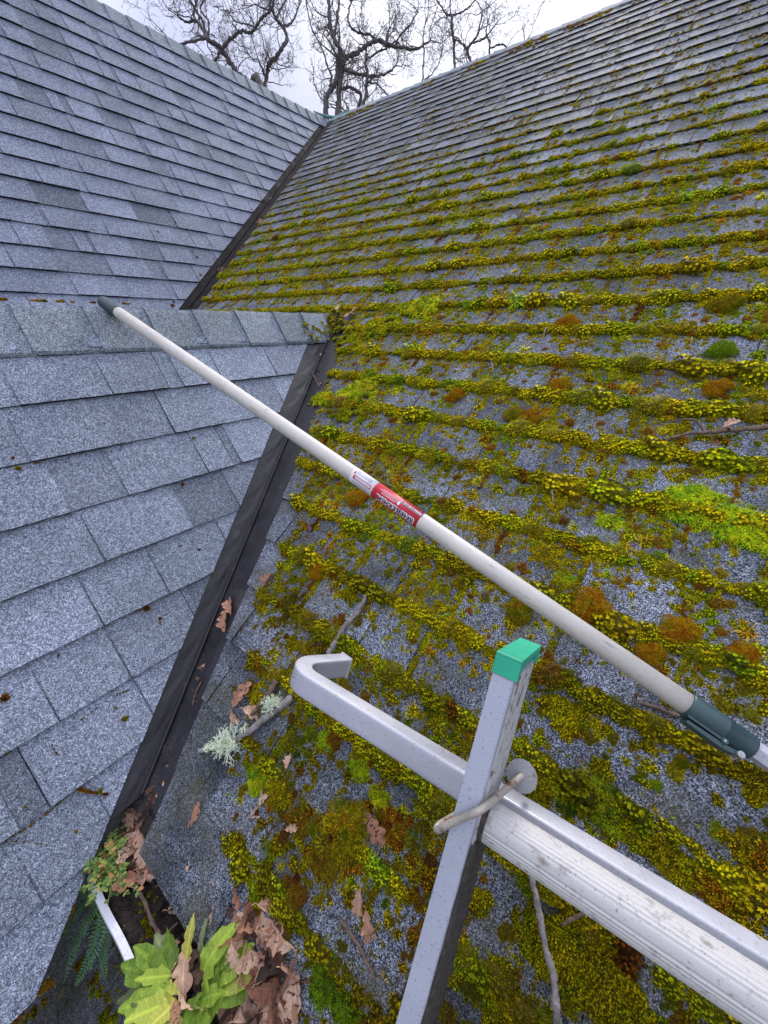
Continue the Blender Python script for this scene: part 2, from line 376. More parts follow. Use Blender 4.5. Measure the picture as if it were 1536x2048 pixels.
mb.add([V((-9, 4.56, ZR)), V((6, 4.56, ZR)), V((6, 9.1, ZR - 3.25)), V((-9, 9.1, ZR - 3.25)), V((-9, 4.56, ZR - .03)), V((6, 4.56, ZR - .03)), V((6, 9.1, ZR - 3.28)), V((-9, 9.1, ZR - 3.28))],
       [[0, 1, 2, 3], [7, 6, 5, 4], [0, 4, 5, 1], [1, 5, 6, 2], [2, 6, 7, 3], [3, 7, 4, 0]])
mb.build('back_slope', M_shL, mossy, origin=OM)
def ridge_caps(mb, path0, dirv, length, nA, nB, dA, dB, halfw, exp, seed, first=0, th=.006, r=.03, joints=None, flip=False):
    """cap shingles bent over a ridge. nA/nB slope normals, dA/dB down-slope dirs."""
    rng = random.Random(seed); s = first; i = 0
    while s < length:
        e = joints[i] - joints[0] + first if joints and i < len(joints) else s + exp * rng.uniform(.95, 1.05)
        L = e - s if not joints else e - s
        if joints and i < len(joints): s0 = s; s1 = e
        else: s0 = s; s1 = e
        if s1 <= s0 + .01: i += 1; continue
        # visible piece from s0 to s1, butt (thick) at s0 if not flip
        sec = []
        for side, d, n in ((0, dA, nA), (1, dB, nB)):
            pts = []
            for q in (halfw, halfw * .66, halfw * .36, r * .6): pts.append((d, n, q))
            sec.append(pts)
        up = (nA + nB).normalized()
        def ring(s_, h):
            c = path0 + dirv * s_; out = []
            for (d, n, q) in sec[0]: out.append(c + d * q + n * h)
            out.append(c + dA * r * .16 + nA * (h) - up * .002); out.append(c + dB * r * .16 + nB * (h) - up * .002)
            for (d, n, q) in reversed(sec[1]): out.append(c + d * q + n * h)
            return out
        j = rng.uniform(-.002, .002)
        hb, ht = (.0155 + rng.uniform(0, .002), .0085)
        o = .012
        if not flip: A = ring(s0 + j, hb); B = ring(s1 + o, ht)
        else: A = ring(s0 - o, ht); B = ring(s1 + j, hb)
        A2 = [p - up * .009 for p in A]; B2 = [p - up * .009 for p in B]
        n = len(A); v = A + B + A2 + B2; f = []
        for k in range(n - 1):
            f.append([k, k + 1, n + k + 1, n + k]); f.append([k + 1, k, 2 * n + k, 2 * n + k + 1]); f.append([n + k, n + k + 1, 3 * n + k + 1, 3 * n + k])
        f.append([0, n, 3 * n, 2 * n]); f.append([n - 1, 2 * n + n - 1, 3 * n + n - 1, n + n - 1])
        mb.add(v, f, rng.uniform(.3, .75)); s = s1; i += 1
dM = V((0, -CM, -SM)); dMb = V((0, CM, -SM)); NMb = V((0, SM, CM))
mb = MB(); ridge_caps(mb, V((-4.28, 4.55, ZR)), V((1, 0, 0)), 10, NM, NMb, dM, dMb, .12, .145, 5)
mb.build('ridge_cap', M_cap, mossy, origin=OM)
# fascia of the main eave
mb = MB(); box(mb, V((2.6, .058, -1.11)), V((1, 0, 0)), V((0, 1, 0)), V((0, 0, 1)), 3.35, .006, .085)
mb.build('fascia', M_white, mossy, origin=OM)

# near gable
toG = lambda a, b, h: PG(-b * CG, a, h)
bG = [2.5076 - E_ * k for k in range(0, 9)]; bG = [b for b in bG if b > 1.28]; bG.append(2.5076 - E_ * 9 + .01)
gable = empty('dormer_roof', (-1.2, -.3, -.3), 'near grey shingle gable roof at the lower left with a low ridge', 'roof')
OG = V(gable.location)
cG = [lambda a, b: -(vG(-b * CG, a) + .076 + .032 * a), lambda a, b: 2.62 - b,
      lambda a, b: -(a + 0.0) - 1.75 * (-b * CG + .795) + .02 if True else 1]
def cornercut(a, b):
    x, y = -b * CG, a
    return -( (x + .70) * .13 + (y + .12) * .09 )   # trims the corner above the gutter end
cG = [cG[0], cG[1], cornercut]
mbG = shingles(toG, -2.2, 1.6, bG, cG[:2], 21, tabs=(.12, .23), gaps=(.08, .19))
mbG.build('shingles', M_shG, gable, origin=OG)
RX, RZ = -1.458, -TG * -1.458 + MG
NGb = V((-SG, 0, CG)); dG = V((CG, 0, -SG)); dGb = V((-CG, 0, -SG))
mb = MB()
jl = [-2.1, -1.9, -1.73, -1.56, -1.39, -1.22, -1.05, -.88, -.7, -.52, -.35, -.18, 0.0, .15, .308, .465, .633, .788, .956, 1.124, 1.274, 1.40]
s = jl[0]
for i in range(len(jl) - 1):
    ridge_caps(mb, V((RX, jl[i], RZ)), V((0, 1, 0)), .001, NG, NGb, dG, dGb, .138, jl[i + 1] - jl[i], 40 + i, r=.035, flip=False)
mb.build('ridge_cap', M_cap, gable, origin=OG)
mb = MB()
zb = lambda x: TG * x + (RZ - TG * RX)
def slab(mb, pts, t=.02, n=V((0, 0, 1))):
    k = len(pts); mb.add([V(p) for p in pts] + [V(p) - n * t for p in pts], [list(range(k)), list(range(k, 2 * k))[::-1]] + [[i, i + k, (i + 1) % k + k, (i + 1) % k] for i in range(k)])
slab(mb, [PG(-.735, -2.2, -.012), PG(-.735, -.1, -.012), PG(-.80, .14, -.012), PG(-1.458, 1.52, -.012), PG(-1.458, -2.2, -.012)])
mb.build('decking', M_deck, gable, origin=OG)
mb = MB()
slab(mb, [V((RX, -2.2, RZ)), V((RX, 1.52, RZ)), V((-2.18, -.01, zb(-2.18))), V((-2.18, -2.2, zb(-2.18)))])
mb.build('back_slope', M_shG, gable, origin=OG)
mb = MB(); slab(mb, [V((-.74, -2.19, -1.06)), V((RX, -2.19, RZ - .03)), V((-2.17, -2.19, -1.06)), V((-2.17, -2.19, -3.9)), V((-.9, -2.19, -3.9))], .02, V((0, -1, 0)))
mb.build('gable_wall', M_wall, gable, origin=OG)

# far gable
farg = empty('far_gable_roof', (-3.6, 0, 1.0), 'far steep grey shingle gable roof at the upper left, almost free of moss', 'roof')
OL = V(farg.location)
toL = lambda a, b, h: PG(-b * CG, a, h, ML)
bL = [7.5308 - .0 - E_ * k for k in range(-1, 25)]
cL = [lambda a, b: -(vL(-b * CG, a) + .077), lambda a, b: 7.80 - b]
mbL = shingles(toL, -3.2, 4.7, bL, cL, 31, tv=.10, gp=.0024, tabs=(.12, .30), gaps=(.1, .28), top=7.82, lam=.005, base=.0085)
mbL.build('shingles', M_shL, farg, origin=OL)
RXL = -4.325; RZL = -TG * RXL + ML
mb = MB(); ridge_caps(mb, V((RXL, -3.2, RZL)), V((0, 1, 0)), 7.66, NG, NGb, dG, dGb, .135, .155, 51, r=.03)
mb.build('ridge_cap', M_cap, farg, origin=OL)
mb = MB(); slab(mb, [PG(-2.0, -3.2, -.012, ML), PG(-2.0, -.4, -.012, ML), PG(RXL, 4.51, -.012, ML), PG(RXL, -3.2, -.012, ML)])
slab(mb, [V((RXL, -3.2, RZL - .02)), V((RXL, 4.55, RZL - .02)), V((-6.6, 4.55, RZL - 3.4)), V((-6.6, -3.2, RZL - 3.4))])
mb.build('decking', M_deck, farg, origin=OL)
mb = MB(); slab(mb, [V((-2.0, -3.19, -1.3)), V((RXL, -3.19, RZL - .05)), V((-6.6, -3.19, -1.3)), V((-6.6, -3.19, -3.9)), V((-2.0, -3.19, -3.9))], .02, V((0, -1, 0)))
mb.build('gable_wall', M_wall, farg, origin=OL)

# copper-green flashing where both ridges meet
mb = MB(); tube(mb, [V((-4.36, 4.30, 2.215)), V((-4.33, 4.42, 2.205)), V((-4.24, 4.54, 2.20)), V((-4.05, 4.56, 2.235))], [.006, .014, .018, .008], 8)
tag(mb.build('ridge_junction', simple('verdigris_flashing', (.10, .26, .25), .5, var=.3), None), 'small green weathered flashing where the two high ridges meet', 'flashing')

# valley flashings
def valley(name, c, x0, x1, m, wS, wM, label, rib=.010, lap=None):
    """c: valley y = -2.108x - c"""
    mb = MB(); n = 40; rows = []
    for i in range(n + 1):
        x = x0 + (x1 - x0) * i / n; y = -2.108 * x - c
        w = .0012 * math.sin(i * 1.7) + .0008 * math.sin(i * .6)
        P = []
        lift = .0
        P.append(PG(x, y - wS, -.004, m)); P.append(PG(x, y - wS * .62, .0006, m)); P.append(PG(x, y - wS * .3, .0025 + w, m)); P.append(PG(x, y - .024, .003, m)); P.append(PG(x, y - .010, .003, m))
        c0 = V((x, y, TM * y + MM)); up = (NM + NG).normalized()
        P.append(c0 + V((-.002, -.001, 0)) + up * (rib + .003)); P.append(c0 + V((.002, .001, 0)) + up * (rib + .003))
        P.append(PM(x + .006, y, .003)); P.append(PM(x + .014, y, .003)); P.append(PM(x + wM * .35, y, .0028 - w)); P.append(PM(x + wM * .6, y, .0006)); P.append(PM(x + wM, y, -.004))
        rows.append(P)
    k = len(rows[0]); v = [p for r_ in rows for p in r_]
    f = [[i * k + j, i * k + j + 1, (i + 1) * k + j + 1, (i + 1) * k + j] for i in range(n) for j in range(k - 1)]
    me_o = V((x0, -2.108 * x0 - c, 0)); mb.add(v, f)
    o = mb.build(name, M_flash if c < 2 else M_flashfar, None)
    sol = o.modifiers.new('s', 'SOLIDIFY'); sol.thickness = .0012; sol.offset = -1
    return tag(o, label, 'flashing', 'dark metal valley flashings')
valley('valley_flashing', 1.548, -.775, -1.46, MG, .15, .17, 'near dark metal valley strip between the small gable and the mossy slope')
valley('valley_flashing', 4.605, -2.6, -3.55, ML, .14, .19, 'far dark metal valley strip, its lower length below the lap joint')
valley('valley_flashing', 4.6065, -3.54, -4.31, ML, .145, .192, 'far dark metal valley strip, its upper length reaching the high ridges')

# lower roof glimpsed under the corner, walls, ground
low = empty('porch_roof', (-.4, -.6, -1.6), 'low dark shingle roof in shade below the gutter corner', 'roof')
toX = lambda a, b, h: V((a, b * CM - .0, TM * b * CM - 1.40)) + NM * h
mbX = shingles(toX, -1.6, 2.5, [.42 - E_ * k for k in range(0, 9)], [lambda a, b: .16 - b * CM], 61)
mbX.build('shingles', M_shX, low, origin=V(low.location))
mb = MB(); slab(mb, [toX(-1.6, .25, -.01), toX(-1.6, -.9, -.01), toX(2.5, -.9, -.01), toX(2.5, .25, -.01)]); mb.build('decking', M_deck, low, origin=V(low.location))
hw = MB(); box(hw, V((2.2, .26, -2.5)), V((1, 0, 0)), V((0, 1, 0)), V((0, 0, 1)), 3.1, .01, 1.38)
box(hw, V((-.92, -1.2, -2.75)), V((0, 1, 0)), V((1, 0, 0)), V((0, 0, 1)), 1.0, .01, 1.15)
tag(hw.build('house_wall', M_wall), 'pale siding wall of the house below the eaves', 'wall')
gm = MB(); gm.add([V((-150, -150, -3.9)), V((150, -150, -3.9)), V((150, 150, -3.9)), V((-150, 150, -3.9))], [[0, 1, 2, 3]])
tag(gm.build('ground', M_ground), 'grass lawn around the house', 'ground', kind='structure')
# ------------------------------------------------------------------ gutter
GZ = -1.062
gut = empty('gutter', (-.2, 0, GZ), 'white metal eave gutter packed with leaves and weeds', 'gutter')
OGt = V(gut.location)
mb = MB()
def gprof(x):   # outer then inner, in (y,z)
    return [V((x, y, z)) for y, z in ((.048, GZ), (.048, GZ - .085), (-.02, GZ - .085), (-.055, GZ - .04), (-.060, GZ - .004), (-.058, GZ), (-.046, GZ), (-.046, GZ - .006), (-.052, GZ - .01), (-.048, GZ - .038), (-.016, GZ - .081), (.044, GZ - .081), (.044, GZ))]
xs = [-.752 + .02 * i for i in range(0, 120)]
k = 13; v = [p for x in xs for p in gprof(x)]
for i in range(len(v)): v[i] = v[i] + V((0, .0008 * math.sin(v[i].x * 40), .0006 * math.sin(v[i].x * 63)))
mb.add(v, [[i * k + j, i * k + (j + 1) % k, (i + 1) * k + (j + 1) % k, (i + 1) * k + j] for i in range(len(xs) - 1) for j in range(k)])
mb.build('gutter_channel', M_white, gut, origin=OGt)
mb = MB(); slab(mb, [V((-.753, y, z)) for y, z in ((.048, GZ), (.048, GZ - .085), (-.02, GZ - .085), (-.055, GZ - .04), (-.058, GZ))], .002, V((1, 0, 0)))
mb.build('end_cap', M_white, gut, origin=OGt)
# mould filling the gutter
def heap(name, fn, x0, x1, y0, y1, nx, ny, mat, label, cat):
    v = []; f = []
    for i in range(nx + 1):
        for j in range(ny + 1):
            x = x0 + (x1 - x0) * i / nx; y = y0 + (y1 - y0) * j / ny; v.append(V((x, y, fn(x, y))))
    for i in range(nx):
        for j in range(ny): f.append([i * (ny + 1) + j, (i + 1) * (ny + 1) + j, (i + 1) * (ny + 1) + j + 1, i * (ny + 1) + j + 1])
    me = mesh(name, v, f, mat, False); return tag(obj(name, me), label, cat, kind='stuff')
def soilz(x, y):
    edge = min(1, max(0, (y + .047) / .02))
    z = GZ - .016 + .014 * edge + .012 * fbm(x, y, 40, 3) + .006 * fbm(x, y, 160, 7)
    return max(z, TM * y + MM + .001) if y > .05 else z
heap('leaf_mould', soilz, -.745, .9, -.046, .075, 330, 30, M_soil, 'black leaf mould filling the gutter', 'soil')

# ------------------------------------------------------------------ ladder
LR = V((0.99821, 0.05467, 0.02412)); LW = V((-.03484, .86044, -.50836)); LU = V((-.04855, .50662, .8608))
LC = V((-0.07326, 0.31915, -0.33733))
ladder = empty('extension_ladder', LC - LU * .9, 'aluminium ladder with a hooked stand-off arm leaning on the mossy roof', 'ladder')
OLd = V(ladder.location)
A_, B_ = .0234, .1225
def LP(r, w, u): return LC + LR * r + LW * w + LU * u
for side, r0 in ((0, 0.0), (1, .42)):
    rail = MB(); us = [0.0 - i * .06 for i in range(0, 52)]
    # front flange (smooth), web with ribs, rear flange : C channel opening outwards
    sgn = -1 if side == 0 else 1
    t = .0028
    prof = [(0, 0.0015), (0, .012)]
    for i in range(11):
        w = .014 + i * .0090
        prof += [(0, w), (-sgn * .0016, w + .0015), (-sgn * .0016, w + .0045), (0, w + .006)]
    prof += [(0, B_ - .0015), (sgn * .0015, B_), (sgn * A_, B_), (sgn * A_, B_ - t), (sgn * t, B_ - t), (sgn * t, t), (sgn * A_, t), (sgn * A_, 0), (sgn * .0015, 0)]
    prof = [(r0 + a, b) for a, b in prof]
    if side == 1: prof = prof[::-1]
    us = [0.0 - i * .06 for i in range(0, 52)]
    prism(rail, [(a, b) for a, b in prof], [LC + LU * u for u in us], [(LR, LW)] * len(us))
    ro = rail.build('rail', M_alurail, ladder, origin=OLd); ro.data.materials.append(M_aluweb); npf = len(prof)
    _n = npf; lo_, hi_ = (1, 46) if side == 0 else (_n - 47, _n - 2)
    for pi_, pf in enumerate(ro.data.polygons):
        if pi_ < _n * (len(us) - 1) and lo_ <= pi_ % _n <= hi_: pf.material_index = 1
    # ribbed face has its own grime: a thin facing of the web
    wb = MB()
    cap = MB()
    ce = r0 + sgn * A_ / 2; hw_ = A_ / 2 + .0016
    # cap: top plate + walls (open recess towards the rungs)
    def cbox(r1, r2, w1, w2, u1, u2): box(cap, LP((r1 + r2) / 2, (w1 + w2) / 2, (u1 + u2) / 2), LR, LW, LU, abs(r2 - r1) / 2, abs(w2 - w1) / 2, abs(u2 - u1) / 2)
    ra, rb_ = (r0 - A_ - .0015, r0 + .003) if side == 0 else (r0 - .003, r0 + A_ + .0015)
    cbox(ra, rb_, -.0018, B_ + .0018, .0175, .021)
    cbox(ra, rb_, -.0022, .0004, -.002, .0175)
    cbox(ra, rb_, B_ + .0002, B_ + .0022, -.003, .0175)
    if side == 0: cbox(-.006, -.003, .0004, B_, 0, .0175); cbox(rb_ - .0025, rb_, .0004, B_ * .99, .0135, .0176); cbox(rb_ - .0025, rb_ + .0002, .0005, .005, -.0015, .0135)
    else: cbox(ra, ra + .003, .0004, B_, 0, .0175)
    co_ = cap.build('rail_end_cap', M_green, ro)
    co_.location = V((0, 0, 0)); co_.data.transform(Matrix.Translation(-OLd))
    bv = co_.modifiers.new('b', 'BEVEL'); bv.width = .0007; bv.segments = 2
    bv2 = ro.modifiers.new('b', 'BEVEL'); bv2.width = .0006; bv2.segments = 2; bv2.limit_method = 'ANGLE'
# black grime on the web below the top rung
rg = random.Random(4)
v = []; f = []; nu, nw = 90, 14
for i in range(nu + 1):
    u = -.185 - i * .0062
    for j in range(nw + 1):
        w = .0065 + (B_ - .008) * j / nw
        h = .0024 + .0022 * abs(mnoise.noise(V((u * 160, w * 200, 0)))) + .0016 * mnoise.noise(V((u * 420, w * 500, 4)))
        if j == 0: w += .006 * mnoise.noise(V((u * 50, 0, 9))) ; h = .0004
        if j == nw: h = .0005
        if i == 0: h = .0004
        v.append(LP(h, w, u))
for i in range(nu):
    for j in range(nw): f.append([i * (nw + 1) + j, (i + 1) * (nw + 1) + j, (i + 1) * (nw + 1) + j + 1, i * (nw + 1) + j + 1])
g_ = MB(); g_.add(v, f); g_.build('grime_crust', M_mud, ladder, origin=OLd)
for k_ in range(3):
    rv = MB(); tube(rv, [LP(-.001, .036 + k_ * .024, -.020), LP(.0010, .036 + k_ * .024, -.020)], .0036, 12); rv.build('rivet', M_rust, ladder, origin=OLd)
# rungs : ribbed D section
def rungprof(rr):
    out = []; n = 64
    for i in range(n):
        t = 2 * math.pi * i / n; c, s_ = math.cos(t), math.sin(t)
        r_ = rr
        ang = math.degrees(t) % 360
        if not (150 < ang < 178): r_ = rr * (1 + .026 * (1 if i % 2 else -1))
        if 70 < ang < 150: r_ = rr * (1 + .012 * (1 if i % 2 else -1))
        out.append((c * r_, s_ * r_))
    return out
for i in range(7):
    u = -.1719 - i * .30
    rm = MB(); x = [.0015, .006, .30, .4185]
    prism(rm, rungprof(.021), [LP(q, .045, u) for q in x], [(LW, LU)] * len(x))
    rm.build('rung', M_rung, ladder, origin=OLd)
    for q, nm in ((.004, 0), (.416, 1)):
        cm_ = MB(); tube(cm_, [LP(q - .0025, .045, u), LP(q + .0025, .045, u)], .0232, 32)
        cm_.build('rung_collar', M_mud if nm == 0 and i == 0 else M_rung, ladder, origin=OLd)
# stand-off arm behind the rails: square tube with a channelled outer side, hooking back to the roof
AT, AW = -.1818, .1242
H_, D_ = .040, .034
def arm_path():
    P = []
    for r in np.linspace(.62, -.30, 30): P.append((r, AW + D_ / 2))
    # bend: from direction -r turning towards +w and back towards +r
    c = (-.352, AW + D_ / 2 + .047); rad = .047
    for a in np.linspace(-90, -90 - 104, 16):
        P.append((c[0] + rad * math.cos(R(a)), c[1] + rad * math.sin(R(a))))
    p = P[-1]; d = (math.cos(R(76)), math.sin(R(76)))
    for q in np.linspace(.01, .085, 8): P.append((p[0] + d[0] * q, p[1] + d[1] * q))
    return P
ap = arm_path()
arm = MB(); pts = [LP(r, w, AT - H_ / 2) for r, w in ap]; fr = []
for i in range(len(pts)):
    d = (pts[min(i + 1, len(pts) - 1)] - pts[max(i - 1, 0)]).normalized(); s_ = d.cross(LU).normalized(); fr.append((s_, LU))
# profile: (side, up); outer side carries a shallow groove that deepens in the bend
n_ = 0
vv = []; base_ = rrect(D_ / 2, H_ / 2, .004, 3)
prof_n = None
for i, (p, (S, U)) in enumerate(zip(pts, fr)):
    bend = math.exp(-((i - 36) / 7.0) ** 2)
    pr_ = []
    for (a, b) in [(x_, y_) for x_, y_ in base_]: pr_.append((a, b))
    # insert extra points on both flat sides
    q = []
    for k_, (a, b) in enumerate(pr_):
        q.append((a, b)); a2, b2 = pr_[(k_ + 1) % len(pr_)]
        if abs(a - a2) < 1e-6 and abs(b - b2) > .01:
            for t in (.2, .5, .8):
                bb = b + (b2 - b) * t; q.append((a - math.copysign((.0075 * bend) * (1 if t == .5 else .8), a) * (1 if a < 0 else .0) , bb))
    prof_n = len(q)
    for (a, b) in q: vv.append(p + S * -a + U * b)
f = []
for i in range(len(pts) - 1):
    for k_ in range(prof_n):
        k2 = (k_ + 1) % prof_n; f.append([i * prof_n + k_, (i + 1) * prof_n + k_, (i + 1) * prof_n + k2, i * prof_n + k2])
f.append(list(range(prof_n))); f.append([(len(pts) - 1) * prof_n + k_ for k_ in range(prof_n)][::-1])
arm.add(vv, f)
armo = arm.build('standoff_arm', M_alu, ladder, origin=OLd, smooth=True)
try:
    armo.data.set_sharp_from_angle(angle=R(50))
except Exception: pass
e = pts[-1]; S, U = fr[-1]; dd = (pts[-1] - pts[-2]).normalized()
pad = MB(); box(pad, e + dd * .001, S, U, dd, D_ / 2 + .002, H_ / 2 + .002, .0022)
po = pad.build('end_plate', M_alu, armo); po.data.transform(Matrix.Translation(-OLd))
bv = po.modifiers.new('b', 'BEVEL'); bv.width = .0018; bv.segments = 3
# U-bolt with washer and nut clamping the arm to the rail
ub = MB()
def pxr(px, py, Z): return at(px, py, Z)
def pW(px, py, w):
    d = ray(px, py); P0 = LC + LW * w; return d * (P0.dot(LW) / d.dot(LW))
def pR(px, py, r):
    d = ray(px, py); P0 = LC + LR * r; return d * (P0.dot(LR) / d.dot(LR))
UB = [pR(1060, 1538, .026), pR(1043, 1552, .022), pR(1012, 1578, .013), pW(966, 1617, -.0045), pW(925, 1636, -.0065), pW(885, 1655, -.0065), pW(874, 1660, -.003)]
e0 = UB[-1]
UB += [e0 + LW * .006 - LR * .001 + LU * .001, pW(893, 1641, .03), pW(915, 1628, .06), pW(940, 1612, .11)]
def smooth_path(P, n=5):
    P = [V(p) for p in P]; out = []
    for i in range(len(P) - 1):
        a = P[max(i - 1, 0)]; b = P[i]; c = P[i + 1]; d = P[min(i + 2, len(P) - 1)]
        for k in range(n):
            t = k / n; out.append(.5 * ((2 * b) + (c - a) * t + (2 * a - 5 * b + 4 * c - d) * t * t + (3 * b - a - 3 * c + d) * t ** 3))
    out.append(P[-1]); return out
tube(ub, smooth_path(UB, 6), .0038, 14)
ubo = ub.build('u_bolt', M_rust, ladder, origin=OLd, smooth=True)
ax = (UB[0] - UB[1]).normalized(); wc = UB[1] + ax * .001
ws = MB(); tube(ws, [wc - ax * .0011, wc + ax * .0011], .0185, 36); wo = ws.build('washer', M_wash, ubo); wo.data.transform(Matrix.Translation(-OLd))
nt_ = MB(); tube(nt_, [wc + ax * .002, wc + ax * .010], .009, 6); no = nt_.build('nut', M_rust, ubo); no.data.transform(Matrix.Translation(-OLd))

# ------------------------------------------------------------------ extension pole
PA = at(237, 625, 1.135); PB = at(1375, 1409, .565)
PD = (PB - PA).normalized(); RP = .0160
def sp_(px_):   # axis parameter whose picture column is px_
    lo, hi = -.4, 1.75
    for _ in range(50):
        m = (lo + hi) / 2; q = CAMM.transposed() @ (PA + PD * m)
        if 768 + FPX * q.x / -q.z < px_: lo = m
        else: hi = m
    return lo
pole = empty('extension_pole', PA, 'cream telescoping pole with dark green ends lying across from the small ridge', 'pole')
def cyl(name, s0, s1, r, mat, parent, n=40, rings=None, smooth=True, org=PA):
    mb = MB(); ss = [s0, s1] if rings is None else rings[0]; rr = [r, r] if rings is None else rings[1]
    tube(mb, [PA + PD * s for s in ss], rr, n); o = mb.build(name, mat, parent, origin=org)
    o.data.polygons.foreach_set('use_smooth', [len(p.vertices) == 4 for p in o.data.polygons]); return o
sB = (PB - PA).length; s0 = 0.0; sEnd = sB
cyl('outer_tube', s0, sEnd, RP, M_pole, pole, rings=([0, .3, .6, .9, 1.2, sEnd], [RP] * 6))
gl = .095
cyl('grip_cap', -gl, .002, .018, M_grip, pole, rings=([-gl, -gl + .002, -gl + .006, -gl + .012, -gl + .02, -.004, 0.001, .002], [.006, .0115, .0155, .0172, .0178, .0178, .0176, .0166]))
# locking collar
sC = sp_(1500)
sC1 = sB + (sC - sB) * .55
cc = cyl('locking_collar', sB, sC, .0175, M_coup, pole, rings=([sB - .002, sB - .001, sB + .001, sC1, sC1 + .0008, sC1 + .0012, sC - .002, sC], [.0160, .0183, .0187, .0184, .0184, .0178, .0178, .0168]))
# view-facing axes around the pole
def vaxes(s):
    p = PA + PD * s; n = (-p - PD * (-p).dot(PD)).normalized(); dn = n.cross(PD).normalized()   # dn : side towards the lower-left of the picture or not
    q0 = CAMM.transposed() @ p; q1 = CAMM.transposed() @ (p + dn * .01)
    if (q1.y / -q1.z) > (q0.y / -q0.z): dn = -dn
    return p, n, dn
p, n, dn = vaxes((sB + sC) / 2)
lev = MB(); side = (dn * .93 + n * .36).normalized(); nn = PD.cross(side).normalized()
L = sC - sB
def lbox(mb, s0, s1, h0, h1, w, hh0=None, hh1=None):
    a0 = PA + PD * s0; a1 = PA + PD * s1; hh0 = h0 if hh0 is None else hh0; hh1 = h1 if hh1 is None else hh1
    v = []
    for (a, l, h) in ((a0, h0, h1), (a1, hh0, hh1)):
        for sgn in (-1, 1): v.append(a + side * l + nn * w * sgn); v.append(a + side * h + nn * w * sgn)
    mb.add(v, [[0, 1, 3, 2], [4, 6, 7, 5], [0, 4, 5, 1], [2, 3, 7, 6], [1, 5, 7, 3], [0, 2, 6, 4]])
lbox(lev, sB + .004, sB + L * .62, .0215, .0265, .0085, .0195, .0275); lbox(lev, sB + L * .62, sB + L * .94, .0195, .0275, .0085, .0150, .0215)
lo = lev.build('lever', M_coup, cc); lo.data.transform(Matrix.Translation(-PA))
b_ = lo.modifiers.new('b', 'BEVEL'); b_.width = .001; b_.segments = 2
lug = MB(); lbox(lug, sB + .002, sB + L * .66, .0145, .0185, .0105)
lg_ = lug.build('lug', M_coup, cc); lg_.data.transform(Matrix.Translation(-PA))
for k, (fs, h) in enumerate(((.60, .0165), (.86, .0195))):
    pn = MB(); c0 = PA + PD * (sB + L * fs) + side * h; sg = 1 if nn.dot(n) > 0 else -1
    tube(pn, [c0 - nn * .0112 * sg, c0 + nn * .0116 * sg], .0042 if k == 0 else .0045, 16)
    q = pn.build('hinge_boss', M_coup if k == 0 else M_wash, cc); q.data.transform(Matrix.Translation(-PA))
    pn = MB(); tube(pn, [c0 + nn * .0116 * sg, c0 + nn * .0121 * sg], .0016, 12); q = pn.build('hinge_pin', M_wash, cc); q.data.transform(Matrix.Translation(-PA))
# inner octagonal tube
mb = MB(); tube(mb, [PA + PD * (sC - .01), PA + PD * (sC + .9)], .0138, 6)
mb.build('inner_tube', M_alu, pole, origin=PA)
# printed label wrapped round the tube
sL0, sL1, sL2 = sp_(709), sp_(752), sp_(842)
lab = cyl('label_sticker', sL0, sL1, RP + .00025, M_lw, pole); 
lred = cyl('label_band', sL1, sL2, RP + .00032, M_lr, lab, org=PA); lred.location = (0, 0, 0)
p, n, dn = vaxes((sL1 + sL2) / 2)
def wrap(me, sc, angc, sx, rr):
    """me: flat mesh x (reading direction) , y (letter up). reading runs towards -PD, letter tops towards dn."""
    for v_ in me.vertices:
        s = sc - v_.co.x * sx; t = angc + v_.co.y * sx / RP
        v_.co = PA * 0 + PD * s + (n * math.cos(t) + dn * math.sin(t)) * rr
def textmesh(txt, size, bold=0.0, shear=0.0, extra=1.0):
    cu = bpy.data.curves.new('lettering', 'FONT'); cu.body = txt; cu.size = size; cu.align_x = 'CENTER'; cu.align_y = 'CENTER'; cu.offset = bold; cu.shear = shear; cu.space_character = extra
    o = bpy.data.objects.new('lettering', cu); COL.objects.link(o)
    dg = bpy.context.evaluated_depsgraph_get(); me = bpy.data.meshes.new_from_object(o.evaluated_get(dg)); bpy.data.objects.remove(o)
    bm = bmesh.new(); bm.from_mesh(me)
    ys = [v_.co.y for v_ in bm.verts]; y = min(ys) + .0012
    while y < max(ys):
        bmesh.ops.bisect_plane(bm, geom=bm.verts[:] + bm.edges[:] + bm.faces[:], plane_co=(0, y, 0), plane_no=(0, 1, 0)); y += .0012
    bm.to_mesh(me); bm.free(); return me
def sticker(name, me, mat, sc, ang, rr, parent, sx=1.0):
    wrap(me, sc, ang, sx, rr); me.materials.clear(); me.materials.append(mat); o = obj(name, me, parent); return o
def rectmesh(w, h, skew=0):
    nx, ny = 8, max(2, int(h / .001)); v = []; f = []
    for i in range(nx + 1):
        for j in range(ny + 1): v.append(V((-w / 2 + w * i / nx + skew * (j / ny - .5), -h / 2 + h * j / ny, 0)))
    for i in range(nx):
        for j in range(ny): f.append([i * (ny + 1) + j, (i + 1) * (ny + 1) + j, (i + 1) * (ny + 1) + j + 1, i * (ny + 1) + j + 1])
    return mesh('print', v, f)
LRED = sL2 - sL1
def fitw(me, w, h=None):
    xs = [v_.co.x for v_ in me.vertices]; ys = [v_.co.y for v_ in me.vertices]; k = w / (max(xs) - min(xs)); ky = (h / (max(ys) - min(ys))) if h else k
    cx = (max(xs) + min(xs)) / 2; cy = (max(ys) + min(ys)) / 2
    for v_ in me.vertices: v_.co.x = (v_.co.x - cx) * k; v_.co.y = (v_.co.y - cy) * ky
    return me
cS = (sL1 + sL2) / 2 + LRED * .02
wS = LRED * .80
me = textmesh('SHERLOCK', .012, .0015, .0); sticker('lettering', fitw(me, wS + .0045, .0130), M_lw, cS, R(36), RP + .00045, lred)
